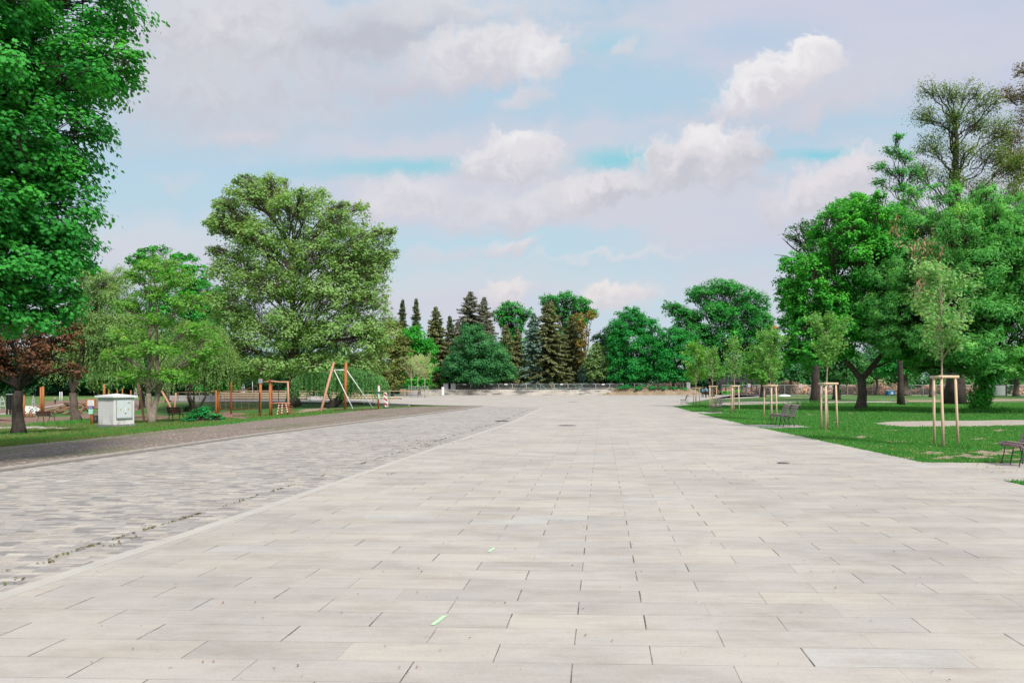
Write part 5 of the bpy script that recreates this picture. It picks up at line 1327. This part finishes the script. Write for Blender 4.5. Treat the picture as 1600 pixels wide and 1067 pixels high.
broad('broadleaf_tree', 'mid green tree standing behind the two-stemmed tree', 'tree', 222, 78, [(222, 515, 44, 36), (200, 560, 36, 26), (268, 535, 40, 36), (250, 575, 50, 20), (185, 530, 26, 24)], 'midgreen', 'bk_dark', .26, 2.6, .3, 2.5, .36, 110, copies=1)
r = broad('weeping_willow', 'weeping willow with several thin dark stems beside the green shrub', 'tree', 303, 0, [(320, 535, 38, 36), (300, 560, 35, 30), (345, 560, 22, 24), (285, 520, 28, 26)],
          'willow', 'bk_dark', .18, 1.6, .13, 1.6, .36, 105, 'lance', .9, 1, py=646.5, stems=4)
weep(r, r.location, [(320, 530, 42, 36), (345, 555, 25, 28), (300, 565, 40, 25), (275, 555, 30, 22)], r.location.y, 'willow', 4, 900, (1.2, 3.6), .22, .075, floor=1.2)
broad('sparse_tree', 'bright sparse tree top rising behind the two-stemmed tree', 'tree', 262, 92, [(222, 400, 22, 10), (250, 390, 22, 8), (290, 402, 24, 9), (240, 412, 32, 12), (300, 420, 20, 12), (270, 430, 40, 22), (262, 470, 50, 30), (205, 408, 10, 8)], 'bright', 'bk_dark', .38, 1.9, .35, 6, .4, 106, depth=.7, copies=1, leader=.7)
broad('dark_tree', 'dark green tree filling the gap between the yellow-green tree and the big plane', 'tree', 325, 96, [(318, 460, 36, 34), (335, 500, 36, 40), (345, 550, 40, 40), (300, 520, 36, 50), (330, 590, 40, 26)], 'oak', 'bk_dark', .40, 4, .4, 3, .36, 107, depth=.8, copies=1)
broad('plane_tree', 'huge pale plane tree with open crown standing in the playground hollow', 'tree', 458, 74,
      [(402, 305, 46, 30), (425, 295, 26, 24), (366, 335, 34, 32), (344, 352, 22, 22), (480, 322, 50, 32), (545, 345, 46, 34), (585, 378, 34, 34), (598, 420, 22, 34), (420, 372, 62, 42), (505, 385, 66, 44), (560, 410, 45, 40), (375, 420, 52, 38), (440, 440, 70, 45), (530, 455, 66, 45), (590, 465, 26, 30), (365, 480, 48, 42), (440, 510, 82, 42), (540, 520, 66, 45), (597, 520, 28, 45), (360, 540, 42, 36), (430, 572, 66, 28), (520, 570, 66, 26), (370, 585, 36, 20), (590, 565, 25, 28), (330, 347, 13, 9), (352, 318, 14, 9), (394, 283, 16, 9), (436, 277, 13, 8), (500, 300, 16, 9), (560, 318, 16, 9), (612, 362, 11, 10), (618, 398, 9, 12), (338, 392, 12, 10)],
      'plane', 'bk_brown', .24, 2.3, .60, 3.6, .30, 108, 'round', .62, 1, True, .2, .7, .62, shell=.4)
o = MB().ball((0, 0, 0), .42, 9, 7, .8).build('bird_nest', M['bk_dark']); o.location = at(449, 318, 71); tag(o, 'dark round bird nest high in the plane tree', 'nest')
def lean_trunk(mb, bb, rng): pass
def leaning_willow():
    b = hit(519, 637); d = b.y; root = empty('leaning_tree', b, 'low drooping tree on a thick black leaning trunk behind the zip line frame', 'tree'); L = lambda x, y, dy=0.0: np.array(at(x, y, d + dy) - b)
    m = MB(); k = d / F; m.tube([L(511, 640), L(517, 634), L(528, 626), L(538, 616), L(546, 608), L(549, 598), L(553, 585)], [8 * k, 7.6 * k, 6.6 * k, 5.6 * k, 4.8 * k, 3.4 * k, 2 * k], 12)
    m.tube([L(519, 633), L(516.5, 624), L(513.5, 619), L(512, 614)], [1.7 * k, 1.4 * k, 1.1 * k, .6 * k], 8)
    m.tube([L(546, 608), L(548, 611), L(547, 617)], [3 * k, 2.4 * k, 1.6 * k], 8)
    rng = np.random.default_rng(7)
    for x, y, dy in ((480, 585, -1), (500, 580, 2), (525, 578, -2), (570, 582, 1), (590, 588, -1), (545, 575, 3), (465, 592, 0)): m.tube(bez(L(551, 590), L(x, y, dy), .12, rng, 6), np.linspace(1.6 * k, .25 * k, 6), 5, False)
    m.build('trunk', M['bk_dark'], root, True)
    weep(root, b, [(540, 580, 40, 11), (492, 586, 24, 9), (582, 590, 18, 9), (512, 581, 26, 10), (470, 594, 14, 7), (560, 584, 26, 10), (530, 592, 30, 8), (598, 597, 8, 6)], d, 'willow_dark', 8, 800, (.5, 3.0), .25, .085, spread=1.5, floor=.8)
leaning_willow()
lm('shrub_b', (.004, .090, .022), (.030, .240, .065), .3)
bushy('green_shrub', 'dense bright green shrub by the brown bench at the edge of the gravel', 'shrub', 315, 0, [(314, 647, 20, 9), (300, 652, 14, 7), (335, 652, 13, 6), (318, 640, 12, 7), (290, 655, 8, 4), (348, 655, 8, 3)], 'shrub_b', 201, .13, 4.5, py=658.5)
bushy('green_shrub', 'low leafy weeds behind the dense green shrub', 'shrub', 290, 0, [(290, 638, 9, 4), (300, 636, 10, 4)], 'bush', 202, .16, 3.5, py=643)
# screen of trees behind the playground
for i, (px, d, L, leaf, lab) in enumerate([
    (-30, 128, [(-40, 560, 60, 45), (10, 575, 45, 32), (-10, 590, 50, 20)], 'darkgreen', 'dark tree behind the copper-leaved tree at the picture edge'),
    (60, 132, [(60, 570, 45, 35), (95, 560, 45, 45), (80, 592, 40, 18), (40, 592, 35, 15)], 'darkgreen', 'dark tree behind the leaning willow trunk'),
    (150, 134, [(150, 570, 45, 40), (190, 575, 40, 36), (165, 592, 40, 18)], 'midgreen', 'mid green tree behind the white cabinet'),
    (230, 130, [(230, 560, 45, 45), (265, 575, 40, 36), (240, 592, 40, 18)], 'darkgreen', 'dark tree behind the two-stemmed tree'),
    (330, 136, [(320, 575, 40, 34), (355, 575, 40, 34), (340, 594, 40, 16)], 'midgreen', 'mid green tree behind the weeping willow'),
    (405, 132, [(400, 570, 45, 36), (435, 580, 40, 28), (420, 594, 45, 14)], 'darkgreen', 'dark tree behind the left half of the plane tree'),
    (500, 134, [(500, 565, 50, 40), (540, 575, 45, 34), (520, 594, 50, 14)], 'darkgreen', 'dark tree behind the right half of the plane tree')]):
    broad('broadleaf_tree', lab, 'tree', px, d, L, leaf, 'bk_dark', .5, 3.0, .35, 2.4, .36, 300 + i, depth=.7, copies=1, twigs=False, group='trees behind the playground')
broad('broadleaf_tree', 'olive tree with drooping edge right of the plane tree', 'tree', 612, 128, [(612, 530, 26, 36), (600, 560, 26, 36), (628, 555, 20, 34), (612, 590, 30, 20)], 'olive', 'bk_dark', .45, 3.2, .3, 2, .36, 311, copies=1, twigs=False)
broad('broadleaf_tree', 'bright green tree between the plane tree and the three pale young trees', 'tree', 655, 138, [(650, 530, 26, 24), (668, 545, 18, 20), (640, 560, 26, 28), (662, 575, 22, 24), (632, 540, 16, 26), (650, 596, 28, 14)], 'bright', 'bk_dark', .45, 3.4, .3, 2, .36, 312, copies=1, twigs=False)
for i, (x, py, top, hw, lab) in enumerate([(642.5, 619.5, 558, 15, 'pale blossoming young tree, first of three by the terrace rail'), (653, 621.5, 556, 15, 'pale blossoming young tree, middle of three by the terrace rail'), (664, 624, 557, 14, 'pale blossoming young tree, nearest to the plaza of three by the terrace rail')]):
    d = [126, 119, 112][i]; young('young_tree', lab, x, 0, top, hw, 592, 'catkin', 50 + i, .17, 1300, 'pale young trees by the terrace', d=d, tr=.07)
    root = empty('tree_guard', ((x - PX0) / F * d, d, .012), 'grey tubular guard round the stem of the %s pale young tree' % ['first', 'middle', 'nearest'][i], 'tree guard', 'grey guards round the pale young trees')
    for sx in (-.38, .38):
        for sy in (-.38, .38): m = MB(); m.bar((sx, sy, 0), (sx, sy, 1.75), .032, 6); m.build('post', M['steel'], root)
    m = MB(); [m.bar(p, q, .028, 6) for z in (1.72, .3) for p, q in (((-.38, -.38, z), (.38, -.38, z)), ((.38, -.38, z), (.38, .38, z)), ((.38, .38, z), (-.38, .38, z)), ((-.38, .38, z), (-.38, -.38, z)))]; m.build('hoop', M['steel'], root)

# conifers and broadleaves across the far side
SP = [(629, 172, 465, 9, 'spruce', .06, 'narrow dark spruce, left of a matching pair beside the plane tree'), (650, 172, 464, 9.5, 'spruce', .06, 'narrow dark spruce, right of a matching pair beside the plane tree'),
      (681, 156, 477, 17, 'spruce_brown', .10, 'brownish spruce with a bare reddish trunk behind the pale young trees'), (703, 162, 491, 11, 'spruce', .05, 'slim dark spruce between the bare-trunked and the broad grey one'),
      (735, 165, 453, 30, 'spruce_grey', .08, 'broad spiky grey spruce, tallest conifer behind the round bushy tree'), (756, 168, 462, 19, 'spruce_grey', .08, 'narrower grey spruce touching the broad spiky one'), (716, 160, 500, 16, 'spruce_grey', .04, 'short grey spruce at the foot of the broad spiky one'),
      (700, 158, 545, 20, 'spruce', .0, 'low dark fir beside the white pillar'), (790, 158, 505, 14, 'spruce_brown', .10, 'thin brown spruce right of the round bushy tree'), (808, 160, 512, 11, 'spruce_brown', .08, 'thin brown spruce left of the bluish one'),
      (834, 160, 487, 17, 'spruce_blue', .03, 'bluish spruce left of the big brown one'), (858, 161, 468, 27, 'spruce_brown', .02, 'big dense brown spruce in the middle of the far tree line'), (893, 163, 490, 20, 'spruce_brown', .02, 'slim brown spruce just right of the big brown one'),
      (914, 156, 566, 12, 'spruce_blue', .0, 'small bluish fir below the ochre tree'), (765, 158, 520, 14, 'spruce', .05, 'dark spruce peeping over the round bushy tree')]
for i, (x, d, top, hw, leaf, clear, lab) in enumerate(SP):
    spruce('spruce_tree', lab, 'tree', x, d, top, hw, leaf, clear, 400 + i, .42, .72 if hw < 20 else .8, 'conifers on the far side of the plaza', 1.25 if leaf == 'spruce_brown' and hw > 19 else 1.0, 1.0, .8, bk='bk_red' if i == 2 else 'bk_dark')
FB = [('round_bushy_tree', 'round dark green bushy tree with fine leaves behind the far barriers', 748, 152, [(745, 535, 36, 26), (722, 560, 30, 26), (775, 560, 32, 28), (748, 575, 48, 26), (705, 578, 18, 18), (795, 580, 18, 18), (740, 516, 22, 12), (748, 592, 50, 10)], 'bush', .34, 4.2, 1.5, 0.9),
      ('oak_tree', 'sparse dark oak between the grey spruces and the bluish spruce', 803, 172, [(800, 482, 24, 14), (780, 492, 16, 12), (822, 490, 16, 14), (800, 505, 26, 16), (808, 530, 24, 22), (800, 560, 28, 26)], 'oak', .5, 2.0, 7, 0.7),
      ('oak_tree', 'bright green oak crown rising behind the big brown spruce', 885, 174, [(858, 470, 20, 12), (885, 466, 24, 12), (908, 476, 22, 15), (925, 490, 13, 9), (872, 486, 22, 14), (900, 500, 26, 16), (885, 530, 30, 26)], 'oak', .5, 2.6, 8, 0.7),
      ('ochre_tree', 'thin ochre-leaved tree right of the slim brown spruce', 913, 160, [(904, 498, 11, 11), (924, 492, 12, 9), (912, 515, 12, 14), (908, 540, 12, 18), (912, 565, 12, 16)], 'ochre', .45, 1.9, 6, 0.7),
      ('round_tree', 'small pale green round tree beside the earth bank', 932, 154, [(932, 552, 16, 18), (922, 570, 14, 18), (944, 568, 13, 18), (932, 585, 18, 12)], 'pale', .38, 3.6, 1.5, 0.9),
      ('broadleaf_tree', 'dark tree filling the gap under the ochre tree', 955, 178, [(950, 524, 16, 16), (966, 530, 16, 18), (936, 532, 14, 14), (955, 545, 22, 20), (945, 570, 22, 24), (968, 575, 20, 22)], 'darkgreen', .5, 3, 3, 0.8),
      ('maple_tree', 'dense dark emerald maple behind the earth bank', 988, 153, [(985, 492, 22, 14), (970, 512, 24, 22), (1006, 510, 26, 22), (985, 530, 40, 26), (1012, 545, 22, 26), (965, 552, 22, 24), (988, 570, 40, 20), (985, 588, 38, 10)], 'emerald_far', .40, 4.2, 2.5, .85),
      ('maple_tree', 'dense green maple right of the dark emerald one', 1052, 151, [(1048, 525, 28, 18), (1072, 540, 24, 24), (1030, 548, 22, 24), (1052, 560, 36, 24), (1080, 568, 18, 20), (1045, 584, 40, 14)], 'emerald_far', .40, 4.2, 2.5, .85),
      ('oak_tree', 'tall spreading oak with dark branches showing, highest tree behind the maples', 1128, 160, [(1092, 460, 24, 18), (1125, 450, 30, 16), (1155, 458, 26, 18), (1182, 475, 24, 20), (1050, 482, 20, 14), (1070, 495, 26, 18), (1110, 485, 38, 26), (1150, 495, 40, 28), (1190, 505, 22, 28), (1085, 520, 34, 26), (1130, 525, 44, 24), (1170, 535, 36, 28), (1196, 540, 14, 24), (1110, 550, 30, 20)], 'oak', .46, 2.7, 7, .6),
      ('broadleaf_tree', 'light green slender tree behind the slim staked trees', 1192, 118, [(1192, 552, 24, 26), (1175, 570, 20, 22), (1208, 570, 18, 22), (1190, 586, 26, 14)], 'pale_bright', .34, 2.6, 2.2, .8),
      ('broadleaf_tree', 'light green bushy tree behind the farthest staked trees', 1112, 122, [(1108, 566, 18, 20), (1122, 580, 14, 16), (1098, 582, 14, 14)], 'pale_bright', .34, 2.4, 1.5, .8)]
lm('emerald_far', (.005, .085, .018), (.038, .27, .055), .34); lm('pale_bright', (.030, .115, .018), (.12, .30, .055), .35)
for i, (nm, lab, x, d, L, leaf, size, cov, fork, dep) in enumerate(FB):
    broad(nm, lab, 'tree', x, d, L, leaf, 'bk_dark', size, cov, .42, fork, .36, 500 + i, 'leaf', dep, 1, nm == 'oak_tree', up=.6)
# right side
def fork_limbs(mb, bb, rng):
    d = bb[1]; q = d / F
    for pts in ([(1346, 592), (1334, 578), (1318, 560), (1300, 530), (1292, 490)], [(1347, 592), (1360, 576), (1376, 556), (1390, 520), (1385, 480)], [(1360, 576), (1378, 570), (1396, 560)]):
        mb.tube([np.array(at(x, y, d)) - bb for x, y in pts], np.linspace(5.2, 2.2, len(pts)) * q * (1 if pts[0][1] > 580 else .5), 9, False)
broad('maple_tree', 'big bright green maple with a forked trunk on the lawn', 'tree', 1345, 0,
      [(1330, 325, 40, 28), (1350, 345, 55, 35), (1300, 355, 28, 30), (1285, 385, 36, 34), (1250, 425, 36, 36), (1330, 400, 60, 50), (1385, 390, 50, 50), (1235, 468, 24, 34), (1290, 460, 55, 45), (1360, 470, 65, 50), (1245, 510, 32, 34), (1300, 508, 55, 36), (1380, 512, 60, 38), (1255, 552, 34, 26), (1300, 545, 40, 20), (1405, 552, 40, 18), (1232, 545, 16, 24), (1420, 440, 40, 60), (1425, 525, 35, 36), (1224, 466, 14, 20), (1226, 512, 15, 20), (1240, 410, 18, 16), (1290, 340, 14, 10), (1345, 304, 18, 10), (1222, 560, 12, 14)],
      'maple', 'bk_brown', .18, 4.0, .33, 2.35, .30, 601, 'round', .8, 1, py=640.5, shell=.5, wood_extra=fork_limbs, starts=[(1318, 560), (1300, 530), (1292, 490), (1376, 556), (1390, 520), (1385, 480), (1334, 578), (1360, 576)], limb=.55)
r = broad('ash_leaved_maple', 'light green shaggy tree with an ivy-clad trunk at the right edge', 'tree', 1528, 0,
      [(1470, 305, 26, 22), (1440, 345, 46, 34), (1495, 335, 36, 30), (1550, 335, 40, 34), (1600, 335, 40, 40), (1420, 395, 46, 38), (1490, 400, 66, 46), (1570, 405, 62, 50), (1650, 420, 60, 90), (1385, 425, 36, 30), (1370, 478, 36, 32), (1430, 470, 60, 44), (1510, 485, 66, 44), (1590, 500, 62, 50), (1405, 525, 52, 34), (1480, 540, 58, 34), (1560, 560, 56, 34), (1500, 570, 40, 24), (1620, 560, 50, 40), (1370, 520, 26, 24), (1540, 445, 54, 40), (1610, 455, 50, 50), (1460, 432, 54, 36), (1530, 370, 44, 34), (1575, 370, 40, 34)],
      'ash', 'bk_dark', .24, 4.0, .30, 2.2, .32, 602, 'lance', .8, 2, py=643.5, droop=.45, lean=.25, up=.35, shell=.35, limb=.8)
rng = np.random.default_rng(77); d = r.location.y; bb = np.array(r.location)
n = 2600; z = rng.random(n) ** 1.3 * 3.4; a = rng.uniform(0, 2 * pi, n); rr = .36 + .30 * np.exp(-((z - 1.0) / .9) ** 2) + rng.normal(size=n) * .10
C = np.stack([rr * np.cos(a) + .20 * z, rr * np.sin(a), z + .05], 1); N = np.stack([np.cos(a), np.sin(a), np.full(n, .5)], 1) + rng.normal(size=(n, 3)) * .4
leaves('ivy', C, N, .15 * rng.uniform(.6, 1.3, n), .4 + rng.normal(size=n) * .2, LEAF['maple'], r, 'round', None, rng)
CC = []; TT = []
for x, y in [(1445, 405), (1450, 380), (1440, 430), (1442, 450), (1500, 350), (1438, 460), (1470, 395), (1400, 360), (1455, 470), (1465, 420), (1540, 400), (1430, 390)]:
    c = np.array(at(x, y, d - 3.6)) - bb; q = 60; CC.append(c + rng.normal(size=(q, 3)) * (.22, .3, .5)); TT.append(np.tile((0, 0, -1.0), (q, 1)) + rng.normal(size=(q, 3)) * .3)
CC = np.concatenate(CC); TT = np.concatenate(TT)
tagged = leaves('seed_clusters', CC, rng.normal(size=CC.shape), .28 * rng.uniform(.6, 1.3, len(CC)), rng.random(len(CC)), LEAF['seed'], r, 'lance', TT, rng); tagged['kind'] = 'stuff'
lm('sparse_leaf', (.030, .065, .016), (.15, .23, .06), .36)
broad('tall_sparse_tree', 'tall thin-crowned tree on a very thick trunk, its branches showing against the sky', 'tree', 1490, 69,
      [(1446, 142, 19, 20), (1475, 146, 25, 23), (1512, 142, 27, 23), (1540, 156, 23, 26), (1438, 182, 21, 26), (1476, 186, 28, 29), (1520, 192, 32, 31), (1562, 199, 32, 34), (1446, 226, 25, 26), (1492, 236, 32, 31), (1545, 244, 34, 36), (1590, 254, 32, 39), (1436, 268, 27, 26), (1478, 282, 32, 29), (1530, 294, 38, 31), (1580, 304, 34, 31)],
      'sparse_leaf', 'bk_dark', .16, .80, .80, 9.5, .52, 603, 'leaf', .6, 1, True, .0, 1.0, .85, shell=.1, limb=.7, wob=.12)
broad('sparse_tree', 'small sparse-topped green tree peeping between the maple and the tall thin-crowned tree', 'tree', 1408, 66, [(1400, 213, 14, 10), (1390, 235, 18, 12), (1412, 244, 20, 14), (1374, 260, 16, 13), (1398, 268, 24, 14), (1428, 268, 20, 16), (1372, 286, 16, 12), (1404, 296, 26, 14), (1436, 296, 22, 16), (1400, 330, 30, 24)],
      'bright', 'bk_dark', .20, .85, .26, 6, .46, 604, copies=1, leader=.8, shell=.25, depth=.6, wob=.14)
broad('rusty_tree', 'rust-tinged thin tree leaning in from the right edge', 'tree', 1668, 72, [(1592, 108, 24, 14), (1575, 150, 30, 18), (1600, 185, 36, 30), (1570, 215, 34, 30), (1590, 260, 40, 30), (1620, 130, 40, 40), (1640, 240, 50, 50), (1565, 250, 26, 26)],
      'rust', 'bk_dark', .18, .85, .5, 8, .50, 605, 'leaf', .6, 1, True, .0, 1.0, .7, shell=.3, wob=.15, limb=.8)
def dead_limbs(mb, bb, rng):
    d = bb[1]
    for pts in ([(1262, 420), (1245, 408), (1228, 400), (1210, 398)], [(1255, 400), (1236, 385), (1222, 372)], [(1258, 395), (1250, 375), (1240, 350)]): mb.tube([np.array(at(x, y, d)) - bb for x, y in pts], np.linspace(.10, .02, len(pts)), 5, False)
broad('half_bare_tree', 'half-bare tree with a crooked dark trunk and dead limbs behind the maple', 'tree', 1274, 67, [(1252, 355, 20, 14), (1235, 370, 14, 12), (1255, 385, 18, 12), (1262, 375, 18, 18), (1268, 350, 16, 10), (1275, 420, 30, 30), (1270, 480, 36, 40)],
      'midgreen', 'bk_dark', .22, 1.0, .42, 4, .4, 606, copies=1, leader=.7, wood_extra=dead_limbs)
for i, (x, d, L, leaf, tr, lab) in enumerate([
    (1307, 96, [(1300, 560, 34, 28), (1330, 570, 30, 24), (1275, 575, 26, 22), (1312, 585, 36, 14)], 'midgreen', .42, 'mid green tree seen between the two darkest trunks'),
    (1413, 138, [(1400, 565, 30, 22), (1430, 570, 26, 20), (1415, 550, 30, 20), (1380, 575, 20, 16)], 'oak', .75, 'far oak with a straight trunk right of the blue container'),
    (1455, 118, [(1445, 560, 26, 26), (1468, 575, 22, 20), (1458, 545, 26, 20)], 'midgreen', .3, 'mid green tree behind the nearest stake frame'),
    (1588, 128, [(1580, 560, 34, 26), (1612, 565, 34, 28), (1560, 575, 24, 18)], 'midgreen', .5, 'mid green tree rising over the grey-green site cabin'),
    (1370, 150, [(1360, 560, 26, 22), (1345, 575, 22, 16), (1380, 578, 20, 14)], 'bush', .3, 'bushy green tree behind the forked maple trunk'),
    (1650, 110, [(1640, 540, 50, 40), (1690, 540, 50, 50), (1650, 570, 50, 26)], 'oak', .4, 'oak at the far right edge behind the ivy-clad trunk'),
    (1235, 150, [(1232, 578, 22, 16), (1250, 570, 18, 20), (1215, 585, 18, 12)], 'bush', .3, 'bushy green tree left of the crooked dark trunk'),
    (1500, 148, [(1500, 560, 34, 26), (1530, 570, 26, 20), (1470, 580, 26, 14)], 'darkgreen', .4, 'dark tree behind the very thick trunk')]):
    broad('broadleaf_tree', lab, 'tree', x, d, L, leaf, 'bk_brown', .36 + .0008 * d, 3.0, tr, 3.0, .36, 620 + i, copies=1, twigs=False, group='trees beyond the lawn')

# low growth along the back that reads as one mass
def undergrowth(name, x0, x1, d, h0, h1, n, leaf, seed, size, thick=5.0):
    rng = np.random.default_rng(seed); nc = int((x1 - x0) / 1.1); c = np.stack([np.linspace(x0, x1, nc) + rng.normal(size=nc) * .4, d + rng.uniform(0, thick, nc), np.zeros(nc)], 1); hc = rng.uniform(h0, h1, nc) * (.75 + .25 * np.sin(c[:, 0] * .35 + seed)); i = rng.integers(0, nc, n); g = unit(rng.normal(size=(n, 3))) * rng.random((n, 1)) ** .4
    C = c[i] + g * np.stack([np.full(n, 2.0), np.full(n, 1.4), hc[i] * .6], 1) + np.stack([np.zeros(n), np.zeros(n), hc[i] * .45], 1); C[:, 2] = np.maximum(C[:, 2], .05)
    o = leaves(name, C, g + np.array((0, -.2, .6)) + rng.normal(size=(n, 3)) * .4, size * rng.uniform(.6, 1.3, n), .45 + (rng.normal(size=nc) * .2)[i] + rng.normal(size=n) * .14, LEAF[leaf], None, 'leaf', None, rng); return tag(o, kind='stuff')
undergrowth('undergrowth', -150, 80, 181, 8, 14, 110000, 'darkgreen', 1, .75)
undergrowth('undergrowth', -150, -48, 140, 3, 7, 40000, 'darkgreen', 2, .55)
undergrowth('undergrowth', -40, 12, 158, 1.5, 3.2, 16000, 'darkgreen', 3, .5)
undergrowth('undergrowth', 6, 24, 149.5, 1.1, 2.2, 2200, 'bush', 4, .30, 2.5)
undergrowth('undergrowth', 35, 125, 176, 6, 12, 60000, 'midgreen', 6, .7)
undergrowth('dry_scrub', 33, 118, 152, 1.8, 3.6, 30000, 'scrub', 5, .42, 8)
undergrowth('dry_scrub', -12, 32, 162, 2.0, 3.4, 9000, 'scrub', 7, .45, 4)
for i, (x, d, L, lab) in enumerate([(985, 148.6, [(980, 604, 10, 4), (968, 606.5, 9, 2.8), (992, 606.5, 9, 3)], 'green weeds growing on the left of the earth bank'), (1012, 148.9, [(1003, 603.5, 9, 4), (1017, 605, 10, 3.4)], 'green weeds growing in the middle of the earth bank'), (1042, 148.9, [(1038, 605, 10, 3), (1056, 606.5, 10, 2.5), (1070, 607, 7, 2)], 'green weeds growing on the right of the earth bank'),
                                    (696, 151, [(694, 598, 8, 8), (698, 606, 7, 6)], 'bright leafy bush behind the white pillar'), (1160, 139, [(1150, 612, 12, 4), (1135, 613, 10, 3)], 'low bright shrubs at the foot of the footbridge')]):
    bushy('weed_clump', lab, 'plant', x, d, L, 'bright' if i > 2 else 'shrub', 700 + i, .30, 3.5, stemmy=False)
b = hit(1313, 616); bushy('round_shrub', 'round dark green shrub left of the maple trunk by the fence', 'shrub', 1313, 136, [(1313, 611, 4.5, 4)], 'shrub', 710, .3, 4)
